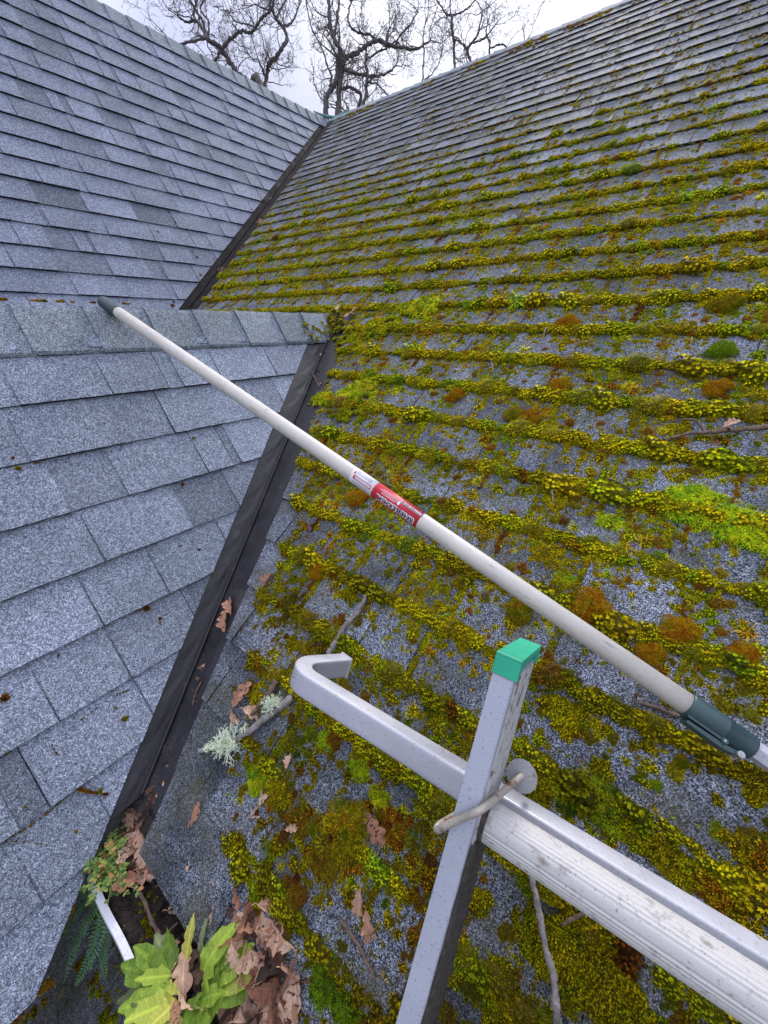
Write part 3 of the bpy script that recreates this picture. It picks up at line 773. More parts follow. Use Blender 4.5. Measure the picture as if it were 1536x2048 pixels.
me = textmesh('SHERLOCK', .012, .0004, .0); sticker('lettering', fitw(me, wS, .0095), M_lk, cS, R(36), RP + .0006, lred)
sticker('model_strip', rectmesh(LRED * .46, .0062, -.003), M_lw, sL2 - LRED * .22, R(-36), RP + .00040, lred)
sticker('model_strip', rectmesh(LRED * .45, .0054, -.003), M_lg, sL2 - LRED * .215, R(-36), RP + .00050, lred)
me = textmesh("R056 \u2022 6'-12'", .005, .00005); sticker('lettering', fitw(me, LRED * .36, .0030), M_lw, sL2 - LRED * .21, R(-36), RP + .00062, lred)
for q, (w, dx, ang) in enumerate(((.40, .36, -34), (.44, .33, -24), (.36, .36, -13), (.30, .33, -3))):
    sticker('fine_print', rectmesh(LRED * w, .0007), M_lw, sL1 + LRED * dx, R(ang), RP + .00045, lred)
sticker('shield_mark', rectmesh(.0045, .0062), M_lw, sL1 + LRED * .545, R(-12), RP + .00045, lred)
LW_ = sL1 - sL0
sticker('warning_frame', rectmesh(LW_ * .78, .0086), M_lr, sL0 + LW_ * .52, R(10), RP + .00040, lab)
sticker('warning_panel', rectmesh(LW_ * .66, .0050), M_lw, sL0 + LW_ * .54, R(10), RP + .00050, lab)
me = textmesh('ELECTROCUTION', .005, .00005); sticker('lettering', fitw(me, LW_ * .60, .0026), M_lk, sL0 + LW_ * .54, R(10), RP + .0006, lab)
bolt = mesh('print', [V(q) * .0011 for q in ((3.6, -2.5, 0), (-2, -1.5, 0), (.6, 0, 0), (-1.8, 1.2, 0), (-.6, 3.4, 0), (4.4, 2.2, 0), (1.6, .6, 0))], [[0, 1, 2], [2, 3, 4, 5, 6], [0, 2, 6]])
for v_ in bolt.vertices: v_.co.y -= .006
sticker('bolt_mark', bolt, M_lr, sL0 + LW_ * .12, R(-2), RP + .00058, lab)
for q in range(8):
    sticker('fine_print', rectmesh(LW_ * (.72 - .03 * (q % 3)), .0006), M_lg, sL0 + LW_ * .5, R(-18 - 7.5 * q) if q < 5 else R(38 + 9 * (q - 5)), RP + .00045, lab)

# ------------------------------------------------------------------ moss
def moss_mat():
    m, nt, b = newmat('cushion_moss'); L = nt.links; co = objco(nt)
    a = N(nt, 'ShaderNodeAttribute', attribute_name='hue'); a.attribute_type = 'INSTANCER'
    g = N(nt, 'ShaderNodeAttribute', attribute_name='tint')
    gp = N(nt, 'ShaderNodeNewGeometry'); n1 = noise_n(nt, gp.outputs['Position'], 45, 3); n2 = noise_n(nt, gp.outputs['Position'], 420, 2)
    ad = N(nt, 'ShaderNodeMath', operation='MULTIPLY_ADD'); L.new(n1, ad.inputs[0]); ad.inputs[1].default_value = .35; L.new(a.outputs['Fac'], ad.inputs[2])
    ad2 = N(nt, 'ShaderNodeMath', operation='MULTIPLY_ADD'); L.new(n2, ad2.inputs[0]); ad2.inputs[1].default_value = .22; L.new(ad.outputs[0], ad2.inputs[2])
    su = N(nt, 'ShaderNodeMath', operation='SUBTRACT'); L.new(ad2.outputs[0], su.inputs[0]); su.inputs[1].default_value = .285
    c = ramp(nt, [(0, (.20, .46, .012)), (.18, (.46, .66, .012)), (.34, (.80, .80, .012)), (.52, (.90, .74, .010)), (.68, (.64, .50, .010)), (.84, (.78, .34, .010)), (1, (.38, .12, .014))], su.outputs[0]).outputs[0]
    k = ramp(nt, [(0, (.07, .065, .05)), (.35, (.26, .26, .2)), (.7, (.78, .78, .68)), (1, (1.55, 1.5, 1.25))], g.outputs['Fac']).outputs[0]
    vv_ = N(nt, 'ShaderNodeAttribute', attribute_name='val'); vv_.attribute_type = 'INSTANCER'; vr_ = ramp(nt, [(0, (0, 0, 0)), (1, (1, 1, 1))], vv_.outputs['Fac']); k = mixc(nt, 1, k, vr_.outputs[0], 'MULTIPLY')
    c = mixc(nt, 1, c, k, 'MULTIPLY'); L.new(c, b.inputs['Base Color'])
    b.inputs['Roughness'].default_value = .6; b.inputs['Specular IOR Level'].default_value = .12
    tr = N(nt, 'ShaderNodeBsdfTranslucent'); L.new(c, tr.inputs[0]); mx = N(nt, 'ShaderNodeMixShader'); mx.inputs[0].default_value = .12
    L.new(b.outputs[0], mx.inputs[1]); L.new(tr.outputs[0], mx.inputs[2]); L.new(mx.outputs[0], nt.nodes['Material Output'].inputs[0])
    return m
M_moss = moss_mat()
def moss_proto(kind, seed, nshoot, leaf):
    rg = np.random.default_rng(seed); mb = MB(); 
    # uneven core
    nl, nr = 5, 12; v = []; f = []
    ph = rg.uniform(0, 6.28, 6)
    rs_ = 1 if nshoot < 1000 else .35
    def rad(th, el): return 1 + .16 * rs_ * math.sin(2 * th + ph[0]) * math.cos(el) + .10 * math.sin(3 * th + ph[1]) + .09 * math.sin(5 * th + ph[2] + 3 * el)
    zf = .78
    for i in range(nl):
        el = math.pi / 2 * i / nl
        for j in range(nr):
            th = 2 * math.pi * j / nr; r = .80 * rad(th, el); v.append(V((math.cos(el) * math.cos(th) * r, math.cos(el) * math.sin(th) * r, math.sin(el) * r * zf - .06)))
    v.append(V((0, 0, .80 * zf - .05)))
    for i in range(nl - 1):
        for j in range(nr): f.append([i * nr + j, i * nr + (j + 1) % nr, (i + 1) * nr + (j + 1) % nr, (i + 1) * nr + j])
    for j in range(nr): f.append([(nl - 1) * nr + j, (nl - 1) * nr + (j + 1) % nr, nl * nr])
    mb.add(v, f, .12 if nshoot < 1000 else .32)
    ga = math.pi * (3 - math.sqrt(5))
    for i in range(nshoot):
        zz = (i + .5) / nshoot; zz = zz ** 1.0; th = i * ga + rg.normal() * .25; el = math.asin(min(1, max(0, zz + rg.normal() * .03)))
        r = rad(th, el) * rg.uniform(.86, 1.04)
        p = V((math.cos(el) * math.cos(th) * r, math.cos(el) * math.sin(th) * r, math.sin(el) * r * zf - .03))
        n = V((p.x, p.y, p.z * 1.3 + .12)).normalized(); n = (n + V(rg.normal(size=3)) * .22).normalized()
        x, y = frame_of(n)
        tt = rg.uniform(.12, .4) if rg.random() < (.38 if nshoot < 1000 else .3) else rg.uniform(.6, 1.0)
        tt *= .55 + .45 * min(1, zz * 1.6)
        if kind == 'star':
            k = rg.integers(5, 8); o = rg.uniform(0, 6.28)
            for j in range(k):
                a = o + 2 * math.pi * j / k; d = x * math.cos(a) + y * math.sin(a)
                tip = p + (d * rg.uniform(.75, 1.05) + n * rg.uniform(.25, .8)) * leaf
                w = d.cross(n) * leaf * .26; mid = p + (d * .45 + n * .12) * leaf
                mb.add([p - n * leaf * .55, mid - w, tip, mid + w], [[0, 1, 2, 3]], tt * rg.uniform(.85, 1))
            tip = p + n * leaf * .8; w = x * leaf * .24
            mb.add([p - w, p + w, tip], [[0, 1, 2]], tt)
        elif kind == 'velvet':
            for j in range(2):
                q = n + V(rg.normal(size=3)) * .35; q.normalize(); w = q.cross(V(rg.normal(size=3))).normalized() * leaf * .13
                b0 = p - n * leaf * .5 + V(rg.normal(size=3)) * leaf * .3
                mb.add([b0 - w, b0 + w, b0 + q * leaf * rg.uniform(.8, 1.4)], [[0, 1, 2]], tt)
        elif kind == 'feather':
            q = (n + V(rg.normal(size=3)) * .6 + V((0, 0, -.2))).normalized(); pt = p - n * leaf * .4; w = q.cross(n)
            if w.length < .05: w = x
            w = w.normalized() * leaf * .11; prev = (pt - w, pt + w); L_ = leaf * rg.uniform(1.1, 2.2)
            for s in range(4):
                q = (q + V(rg.normal(size=3)) * .22 + V((0, 0, -.10))).normalized(); pt = pt + q * L_ / 4; ww = w * (1 - (s + 1) / 4.3)
                cur = (pt - ww, pt + ww); mb.add([prev[0], prev[1], cur[1], cur[0]], [[0, 1, 2, 3]], .55 + .45 * tt); prev = cur
                for sg in (-1, 1):
                    e = pt + (w.normalized() * sg * .8 + q * .6) * leaf * .32
                    mb.add([pt, pt + q * leaf * .1, e], [[0, 1, 2]], .5 + .5 * tt)
    me = mesh('moss_clump', mb.v, mb.f, M_moss, False, {'tint': ('FACE', mb.a)}); return me
PROTO = [moss_proto('star', 1, 120, .155), moss_proto('star', 2, 135, .145), moss_proto('star', 3, 100, .17),   # 0-2 rosettes
         moss_proto('velvet', 4, 420, .12), moss_proto('velvet', 5, 520, .10),                               # 3-4 velvet cushions
         moss_proto('feather', 6, 80, .42), moss_proto('feather', 7, 95, .36),                                # 5-6 feathery
         moss_proto('star', 8, 34, .25), moss_proto('star', 9, 26, .30), moss_proto('velvet', 10, 70, .28),    # 7-9 tiny
         moss_proto('velvet', 12, 3600, .085)]                                                                # 10 big cushion, only as things
pcol = bpy.data.collections.new('moss_clumps')
for i, me in enumerate(PROTO[:10]):
    o = bpy.data.objects.new('moss_clump_kind', me); o.name = 'moss_clump.%03d' % (i + 1); pcol.objects.link(o)
MOSS = {'pos': [], 'rot': [], 'scl': [], 'idx': [], 'hue': [], 'val': []}
mr_ = random.Random(77); VAL0 = [.92]
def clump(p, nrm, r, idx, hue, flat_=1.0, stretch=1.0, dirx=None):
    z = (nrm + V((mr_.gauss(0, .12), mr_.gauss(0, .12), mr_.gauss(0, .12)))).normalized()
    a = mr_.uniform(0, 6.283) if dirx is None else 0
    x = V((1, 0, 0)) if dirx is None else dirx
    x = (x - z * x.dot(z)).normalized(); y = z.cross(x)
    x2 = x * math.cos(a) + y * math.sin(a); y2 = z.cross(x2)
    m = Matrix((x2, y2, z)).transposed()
    MOSS['pos'].append(p); MOSS['rot'].append(m.to_euler()); MOSS['scl'].append((r * stretch, r, r * flat_)); MOSS['idx'].append(idx); MOSS['hue'].append(hue); MOSS['val'].append(min(1, max(.28, pw(p.y, [(.1, .56), (.5, .74), (1.1, .98), (2, 1.05)]) + .42 * mnoise.noise(p * 9) + .22 * mnoise.noise(p * 31) + mr_.gauss(0, .06))))  # val: upslope light and eave-side shade painted into moss colour, plus random patches
def pw(x, pts):
    if x <= pts[0][0]: return pts[0][1]
    for (a, b), (c, d) in zip(pts, pts[1:]):
        if x <= c: return b + (d - b) * (x - a) / (c - a)
    return pts[-1][1]
def dens(x, y):
    """how much moss grows here on the main slope, 0..1"""
    if y < YJ:
        v = vG(x, y) / 2.33; mg = pw(y, [(.05, .34), (.1, .37), (.14, .26), (.25, .21), (.4, .17), (.5, .12), (.75, .135), (.82, .085), (1.5, .075)])
        mg += .02 * fbm(x, y, 9, 4)
        if v < mg: return 0
        edge = min(1, (v - mg) / .03)
    else:
        v = vL(x, y) / 2.33
        if v < .115: return 0
        edge = 1
    base = pw(y, [(0, .86), (.3, .95), (.8, 1.0), (1.3, 1.15), (1.9, 1.12), (2.3, .80), (2.8, .44), (3.4, .22), (4.2, .17), (4.6, .14)])
    if y > 1.5: base *= pw(x, [(-2.8, .9), (-1.8, .95), (-.5, 1.0), (.6, .95), (1.5, .75)])
    n = fbm(x, y, 2.2, 1, 4) * .55 + fbm(x, y, 9, 2, 3) * .40
    return max(0, min(1, base + n * .55)) * edge
def hue_at(x, y):
    h = .41 + .24 * fbm(x, y, 7, 11, 3) + mr_.gauss(0, .05)
    if mr_.random() < .035: h = mr_.uniform(.70, .84)
    if mr_.random() < .04: h = mr_.uniform(.12, .28)
    if y < .45: h += .08 + .35 * fbm(x, y, 12, 19, 3)
    if y > 2.8: h += .12
    return max(0, min(1, h))
def visible(x, y, m=60):
    q = CAMM.transposed() @ PM(x, y)
    if q.z > -.05: return False
    px = 768 + FPX * q.x / -q.z; py = 1024 - FPX * q.y / -q.z
    return -m < px < 1536 + m and -m < py < 2048 + 140
ARM_SKIP = None
def size_fall(y): return pw(y, [(0, 1.0), (.6, 1.0), (1.5, 1.08), (2.5, 1.0), (3.5, .7), (4.6, .55)])
joints = []
for k, b0 in enumerate(bM):
    y0 = b0 * CM
    dist = max(.5, math.hypot(y0, .6)); step = max(.0056, .0043 * dist)
    # ridge of moss along the butt edge of every course
    x = -4.3
    ph = mr_.uniform(0, 100)
    while x < 3.6:
        x += step * mr_.uniform(.6, 1.4)
        if not visible(x, y0): continue
        d = dens(x, y0)
        thick = .5 + .9 * max(0, d + .45 * fbm(x, ph, 5, 3, 4))
        lim = pw(y0, [(0, .10), (.35, .12), (1, .0), (4.6, -.05)])
        if d <= 0.005 or d + .7 * fbm(x, ph, 10, 8, 3) < lim: continue
        if y0 < .36 and fbm(x, ph, 4, 21, 3) < -.3: continue
        r = (.0048 + .0064 * min(1.5, max(0, thick + .7 * fbm(x, ph, 16, 2, 3)) * mr_.uniform(.4, 1.2)) ** 1.6) * size_fall(y0)
        if mr_.random() < .05: r *= 1.7
        if mr_.random() < .12 - d * .1: continue
        h = hue_at(x, y0); idx = mr_.choice((0, 1, 2, 0, 1, 3, 4)) if h < .75 else mr_.choice((3, 4, 3, 4, 0))
        if h < .16: idx = mr_.choice((5, 6, 4))
        off = mr_.gauss(.001, .0045) + .004
        if y0 > 2.9: r *= mr_.uniform(.6, 1.0); h = min(1, h + .12); idx = mr_.choice((7, 8, 9, 9)) if mr_.random() < .6 else idx
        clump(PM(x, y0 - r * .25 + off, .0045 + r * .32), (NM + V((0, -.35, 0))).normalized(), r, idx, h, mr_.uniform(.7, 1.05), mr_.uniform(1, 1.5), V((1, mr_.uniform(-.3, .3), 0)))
    # moss in the joints between tabs (run up the slope, slightly askew in the picture)
    x = -4.3 + mr_.uniform(0, .2)
    while x < 3.6:
        x += mr_.uniform(.085, .23)
        d = dens(x, y0 + .06)
        if mr_.random() > d * .98 + .12 or not visible(x, y0 + .05): continue
        ln = E_ * CM * (1 if mr_.random() < .6 else mr_.uniform(.3, .9)); s = 0; hj = hue_at(x, y0)
        if mr_.random() < .30: hj = mr_.uniform(.75, .98)
        rj = mr_.uniform(.0035, .0085) * size_fall(y0) * (.6 + .5 * d)
        if d < .02: continue
        while s < ln:
            r = rj * mr_.uniform(.6, 1.35); s += r * .95
            xx = x + mr_.gauss(0, .0025)
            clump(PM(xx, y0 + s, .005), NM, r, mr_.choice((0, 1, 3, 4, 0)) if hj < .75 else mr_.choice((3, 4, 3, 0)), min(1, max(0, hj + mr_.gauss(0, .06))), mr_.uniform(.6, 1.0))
def fieldh(y):
    k = (y / CM - bM[-1]) / E_; fr_ = k - math.floor(k); return .0062 - .0045 * fr_
# scattered dots and cushions
cnt = 0
def scatter(n, y0, y1, x0, x1, rfun, p, idxs, hfun, flatr=(.6, 1)):
    for _ in range(n):
        y = mr_.uniform(y0, y1); x = mr_.uniform(x0, x1)
        if not visible(x, y): continue
        d = dens(x, y)
        c_ = fbm(x, y, 14, 31, 3) * .8 + fbm(x, y, 45, 37, 2) * .35
        if d <= .004 or mr_.random() > p(d, c_): continue
        clump(PM(x, y, fieldh(y)), NM, rfun(), mr_.choice(idxs), hfun(x, y), mr_.uniform(*flatr))
sq = lambda d, c: max(0, min(1, (d * 1.1 - .38 + c * 1.9)))
for (a, b, wx0, wx1, n1, n2, n3) in ((.06, .5, -1.0, .8, 15000, 11500, 1500), (.5, 1.0, -1.2, 1.4, 22000, 14500, 1900), (1.0, 1.6, -1.6, 2.0, 28000, 17000, 2100), (1.6, 2.4, -3.0, 2.6, 34000, 20000, 2100), (2.4, 3.3, -3.4, 3.0, 20000, 8000, 600), (3.3, 4.5, -4.3, 3.2, 9000, 1500, 260)):
    sf = size_fall(a)
    scatter(n1, a, b, wx0, wx1, lambda: mr_.uniform(.0018, .0046) * (1 + .25 * a), lambda d, c: min(1, .10 + d * .75 + c), (7, 8, 7, 8, 9), hue_at)
    scatter(n2, a, b, wx0, wx1, lambda: (.0045 + .006 * mr_.random() ** 2) * sf, sq, (0, 1, 2, 0, 3, 4), hue_at)
    scatter(n3, a, b, wx0, wx1, lambda: (.008 + .010 * mr_.random() ** 2) * sf, lambda d, c: d * .8, (0, 2, 3, 4, 3, 4, 6), lambda x, y: hue_at(x, y) if mr_.random() < .6 else mr_.uniform(.6, .86), (.7, .95))
for _ in range(2600):
    y = mr_.uniform(.4, 2.8); x = mr_.uniform(-3, 2.6)
    if not visible(x, y) or dens(x, y) < .2 or mr_.random() > .36: continue
    clump(PM(x, y, .005), NM, mr_.uniform(.007, .016), mr_.choice((3, 4)), mr_.choice((mr_.uniform(.72, .9), mr_.uniform(.72, .9), mr_.uniform(.15, .3), mr_.uniform(.4, .6))), mr_.uniform(.9, 1.15))
# dark brown pinheads high on the slope and along the ridge
for _ in range(5200):
    y = 4.52 - abs(mr_.gauss(0, .9)); x = mr_.uniform(-4.2, 3.0)
    if y < 2.2 or vL(x, y) < .27 or not visible(x, y): continue
    clump(PM(x, y, fieldh(y)), NM, mr_.uniform(.002, .007), mr_.choice((9, 8)), mr_.uniform(.84, 1.0), .7)
for _ in range(900):
    x = mr_.uniform(-4.1, 3.0); y = 4.46 - abs(mr_.gauss(0, .07)); 
    if fbm(x, 0, 2.5, 5, 3) < .02: continue
    clump(PM(x, y, .008), NM, mr_.uniform(.006, .018), mr_.choice((0, 9, 3)), mr_.uniform(.4, .95), .8)
# patches given by their place on the slope (taken from the photo): x, y in pixels, radius m, hue, kinds
def patch(px, py, R_, n, hue, idxs, rr=(.006, .012), sy=.6, flat_=(.6, 1), mix=.1):
    c = hM(px, py)
    for _ in range(n):
        a = mr_.uniform(0, 6.283); q = R_ * math.sqrt(mr_.random()) * (1 + .3 * math.sin(3 * a + px))
        x = c.x + q * math.cos(a); y = c.y + q * math.sin(a) * sy
        hgt = (1 - (q / R_ / 1.3) ** 2) * R_ * .16
        clump(PM(x, y, .003 + max(0, hgt)), NM, mr_.uniform(*rr), mr_.choice(idxs), min(1, max(0, hue + mr_.gauss(0, mix))), mr_.uniform(*flat_))
F6 = (5, 6); ST = (0, 1, 2); VE = (3, 4)
patch(720, 790, .085, 120, .24, (5, 6, 0), (.008, .014)); patch(650, 800, .06, 70, .30, (0, 2, 6)); patch(700, 830, .07, 60, .35, ST)
patch(1390, 1010, .055, 110, .16, F6, (.008, .013)); patch(1480, 1060, .06, 130, .20, F6, (.008, .013), mix=.08); patch(1330, 1010, .04, 50, .2, (5, 6, 0))
patch(840, 620, .10, 120, .30, (0, 5, 1), (.008, .015)); patch(760, 660, .10, 90, .33, ST, (.008, .015)); patch(700, 680, .06, 60, .3, ST)
patch(1220, 1050, .03, 40, .22, (5, 6), (.005, .009)); patch(1130, 1160, .018, 30, .24, (5, 6), (.005, .008)); 
patch(1190, 1600, .055, 150, .24, (4, 3, 6), (.008, .013), sy=.5); patch(1060, 1560, .03, 60, .4, ST); patch(1260, 1640, .04, 70, .40, (0, 2, 4))
patch(520, 1560, .028, 80, .20, F6, (.006, .010)); patch(560, 1590, .026, 60, .50, (3, 4, 0)); patch(600, 1640, .022, 60, .80, VE); patch(480, 1600, .012, 24, .1, F6, (.005, .008))
patch(650, 1480, .016, 40, .12, F6, (.005, .008)); patch(720, 1540, .022, 50, .16, F6, (.006, .009)); patch(760, 1600, .02, 50, .22, (6, 4), (.006, .009))
patch(670, 1480, .014, 30, .85, VE); patch(790, 1650, .03, 60, .85, (3, 4, 0)); patch(650, 1720, .028, 80, .62, VE, (.006, .010)); patch(590, 1790, .024, 70, .88, VE)
patch(660, 1940, .030, 110, .05, F6, (.006, .010), sy=.9); patch(700, 2010, .03, 90, .08, F6, (.006, .010)); patch(540, 1700, .02, 40, .25, (0, 6)); patch(520, 1680, .014, 30, .95, VE)
patch(455, 1680, .008, 22, .98, VE, (.004, .006)); patch(480, 1720, .010, 24, .7, (0, 3), (.004, .006)); patch(500, 1750, .014, 26, .2, (0, 6), (.004, .007)); patch(520, 1790, .016, 30, .3, ST)
patch(960, 1800, .018, 40, .42, (0, 2, 3)); patch(1000, 1960, .03, 80, .34, ST); patch(1110, 1900, .05, 150, .42, ST, (.006, .011)); patch(1220, 1980, .04, 110, .45, ST); patch(930, 1900, .02, 40, .3, (0, 6))
patch(1330, 1700, .035, 80, .45, (0, 2, 4)); patch(1430, 1670, .014, 30, .22, VE); patch(1420, 1760, .03, 70, .75, (3, 0)); patch(1500, 1700, .03, 60, .7, (0, 3)); patch(1350, 1560, .006, 10, .2, VE, (.004, .006))
patch(440, 1600, .004, 6, .4, ST, (.003, .005)); patch(560, 1180, .016, 40, .35, ST, (.005, .008)); patch(610, 1230, .022, 50, .6, (0, 4)); patch(680, 1250, .026, 60, .88, VE); patch(700, 1190, .018, 50, .38, ST)
patch(600, 1000, .022, 36, .28, (5, 0)); patch(640, 1120, .02, 40, .85, VE); patch(870, 1560, .03, 70, .4, ST); patch(940, 1640, .03, 70, .45, ST); patch(1130, 1430, .035, 90, .42, ST); patch(1200, 1540, .02, 40, .5, ST)
patch(470, 1380, .012, 24, .6, (0, 3), (.004, .007)); patch(520, 1400, .02, 40, .62, (0, 3)); patch(500, 1440, .012, 20, .2, (0, 6), (.004, .007)); patch(540, 1330, .02, 40, .66, (0, 3)); patch(590, 1290, .02, 36, .5, (0, 1))
# moss on the near gable: joints, edges, ridge
def gclump(px, py, r, hue, idx=None, n=1, spread=0, m=MG):
    c = hG(px, py, m)
    for _ in range(n):
        x = c.x + mr_.gauss(0, spread) * .5; y = c.y + mr_.gauss(0, spread)
        clump(PG(x, y, .006, m), NG, r * mr_.uniform(.7, 1.2), mr_.choice((9, 3, 7)) if idx is None else mr_.choice(idx), hue, .8)
def gline(pts, r, hue, n, idx=(7, 9, 8), m=MG):
    n = int(n * .7); r = r * .8
    for _ in range(n):
        i = mr_.randrange(len(pts) - 1); t = mr_.random(); x = pts[i][0] + (pts[i + 1][0] - pts[i][0]) * t; y = pts[i][1] + (pts[i + 1][1] - pts[i][1]) * t
        gclump(x, y, r * mr_.uniform(.4, 1.05), min(1, max(0, hue * .45 + .5 + mr_.gauss(0, .08))), idx, m=m)
for (x, y, r, h) in ((120, 798, .005, .99), (26, 918, .006, .97), (36, 938, .007, .6), (248, 862, .003, .9), (364, 970, .006, .97), (397, 1100, .005, .99), (386, 877, .005, .45), (383, 918, .004, .5),
                     (292, 1217, .008, .95), (319, 1237, .006, .9), (10, 1395, .012, .9), (50, 1612, .005, .6), (15, 1198, .005, .5), (52, 1182, .005, .5), (240, 1225, .003, .5), (184, 1628, .003, .97), (490 / 2, 1412, .002, .6), (116, 1311, .003, .7), (340, 1290, .004, .2)):
    gclump(x, y, r, h)
gline([(228, 1415), (238, 1420)], .003, .5, 8); gclump(249, 1437, .0085, .62, (3,)); gline([(252, 1455), (262, 1462)], .003, .4, 10)
gline([(103, 1488), (112, 1505), (136, 1545), (150, 1575)], .0028, .93, 50); gline([(150, 1575), (175, 1582), (215, 1588)], .005, .85, 60, (3, 9, 7)); gclump(198, 1585, .004, .25, (7,), 3, .004)
gline([(150, 1575), (100, 1620), (60, 1650), (10, 1680)], .0032, .6, 70); gline([(20, 1680), (80, 1685), (140, 1700)], .003, .5, 24)
gline([(150, 1660), (175, 1675), (165, 1700), (150, 1700)], .006, .5, 60, (0, 3, 7)); 
gline([(260, 1378), (226, 1392), (160, 1440)], .0028, .6, 40); gline([(0, 1202), (60, 1180), (110, 1150), (200, 1112)], .003, .6, 26); gline([(40, 930), (100, 925), (240, 900)], .0035, .7, 16)
gline([(330, 1290), (318, 1240), (312, 1225)], .003, .7, 20); gline([(245, 1230), (290, 1218)], .003, .7, 16); gline([(340, 1100), (440, 1060)], .003, .6, 14); gline([(28, 1500), (0, 1512)], .004, .5, 10)
gline([(30, 2040), (60, 1992), (100, 1965)], .008, .82, 80, (3, 4, 0)); gline([(0, 1960), (20, 2000)], .004, .95, 20); gline([(130, 1860), (150, 1800)], .004, .5, 20)
for (px0, w, n) in ((12, 10, 6), (90, 14, 12), (130, 8, 5), (155, 5, 3), (260, 8, 6), (195, 5, 3)):   # tufts behind the ridge
    for _ in range(n):
        yy = hG(px0 + mr_.gauss(0, w * .5), 620).y; clump(V((RX - .012, yy, RZ + .012)), V((0, 0, 1)), mr_.uniform(.003, .008), mr_.choice((7, 8, 5)), mr_.uniform(.5, .9), 1.0)
# where the small ridge runs into the mossy slope
for _ in range(170):
    px = mr_.gauss(662, 16); py = mr_.gauss(650, 14); c = hM(px + 6, py)
    clump(PM(c.x, c.y, .006 + mr_.random() * .03), V((-.2, -.4, 1)).normalized(), mr_.uniform(.005, .012), mr_.choice((0, 1, 2, 3)), hue_at(c.x, c.y), .9)
for _ in range(40):
    y = mr_.uniform(1.24, 1.40); clump(PG(mr_.uniform(-1.43, -1.38), y, .018), NG, mr_.uniform(.003, .008), mr_.choice((0, 7)), .4, .8)
# specks on the far gable
for (px, py, r) in ((172, 98, .013), (290 - 8, 238, .008), (292, 372, .008), (316, 465, .014), (319, 472, .012), (337, 424, .012), (351, 447, .016), (354, 455, .010), (372, 482, .018), (394, 516, .014), (400, 551, .024), (427, 518, .012), (276, 440, .008), (10, 336, .012), (18, 351, .008), (8, 54, .012), (36, 191, .008), (96, 545 - 20, .01), (345, 612, .02), (347, 604, .014), (330, 592, .010), (196, 336, .008), (326, 570, .008), (250, 90, .007), (420, 100, .006)):
    gclump(px, py, r * .62, .96, (9, 3), m=ML)
gline([(380, 500), (395, 520), (405, 556)], .006, .9, 16, m=ML); gline([(270, 520), (420, 570)], .005, .7, 16, m=ML)
# shaded moss under the corner, on the low roof
for _ in range(1500):
    x = mr_.uniform(-.95, .1); b = mr_.uniform(-.5, .12)
    if fbm(x, b, 6, 51, 3) < -.05: continue
    clump(toX(x, b, .004), NM, mr_.uniform(.004, .013), mr_.choice((0, 1, 3, 6)), mr_.uniform(.2, .75), .8)
# moss at the heart of the rosette weed and in the gutter
for _ in range(60):
    c = hz(mr_.gauss(345, 12), mr_.gauss(1945, 12), GZ + .03); clump(c, V((0, 0, 1)), mr_.uniform(.004, .008), mr_.choice((0, 2)), mr_.uniform(.45, .9), 1.2)
for _ in range(70):
    c = hz(mr_.gauss(285, 16), mr_.gauss(1850, 30), GZ - .005); clump(c, V((0, 0, 1)), mr_.uniform(.002, .005), mr_.choice((7, 8)), mr_.uniform(.25, .5), 1)
pm = bpy.data.meshes.new('moss'); pm.from_pydata([tuple(p) for p in MOSS['pos']], [], [])
def pattr(nm, ty, vals, key):
    a_ = pm.attributes.new(nm, ty, 'POINT'); a_.data.foreach_set(key, np.array(vals, dtype=np.float32 if ty != 'INT' else np.int32).ravel())
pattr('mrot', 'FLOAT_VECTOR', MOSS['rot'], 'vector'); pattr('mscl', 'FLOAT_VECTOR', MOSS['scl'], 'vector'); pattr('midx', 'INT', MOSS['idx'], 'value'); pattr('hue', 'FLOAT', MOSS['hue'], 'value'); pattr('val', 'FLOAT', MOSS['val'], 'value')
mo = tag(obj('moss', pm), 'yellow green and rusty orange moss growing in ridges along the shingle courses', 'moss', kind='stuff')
ng = bpy.data.node_groups.new('moss_growth', 'GeometryNodeTree')
ng.interface.new_socket('Geometry', in_out='INPUT', socket_type='NodeSocketGeometry'); ng.interface.new_socket('Geometry', in_out='OUTPUT', socket_type='NodeSocketGeometry')
gi = ng.nodes.new('NodeGroupInput'); go = ng.nodes.new('NodeGroupOutput'); ip = ng.nodes.new('GeometryNodeInstanceOnPoints')
ci = ng.nodes.new('GeometryNodeCollectionInfo'); ci.inputs['Collection'].default_value = pcol; ci.inputs['Separate Children'].default_value = True; ci.inputs['Reset Children'].default_value = True
def na(nm, ty):
    n = ng.nodes.new('GeometryNodeInputNamedAttribute'); n.data_type = ty; n.inputs['Name'].default_value = nm; return n.outputs['Attribute']
e2r = ng.nodes.new('FunctionNodeEulerToRotation')
ng.links.new(gi.outputs[0], ip.inputs['Points']); ng.links.new(ci.outputs[0], ip.inputs['Instance']); ip.inputs['Pick Instance'].default_value = True
ng.links.new(na('midx', 'INT'), ip.inputs['Instance Index']); ng.links.new(na('mrot', 'FLOAT_VECTOR'), e2r.inputs[0]); ng.links.new(e2r.outputs[0], ip.inputs['Rotation'])
ng.links.new(na('mscl', 'FLOAT_VECTOR'), ip.inputs['Scale']); ng.links.new(ip.outputs[0], go.inputs[0])
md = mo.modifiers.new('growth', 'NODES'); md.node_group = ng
print('moss instances', len(MOSS['pos']))
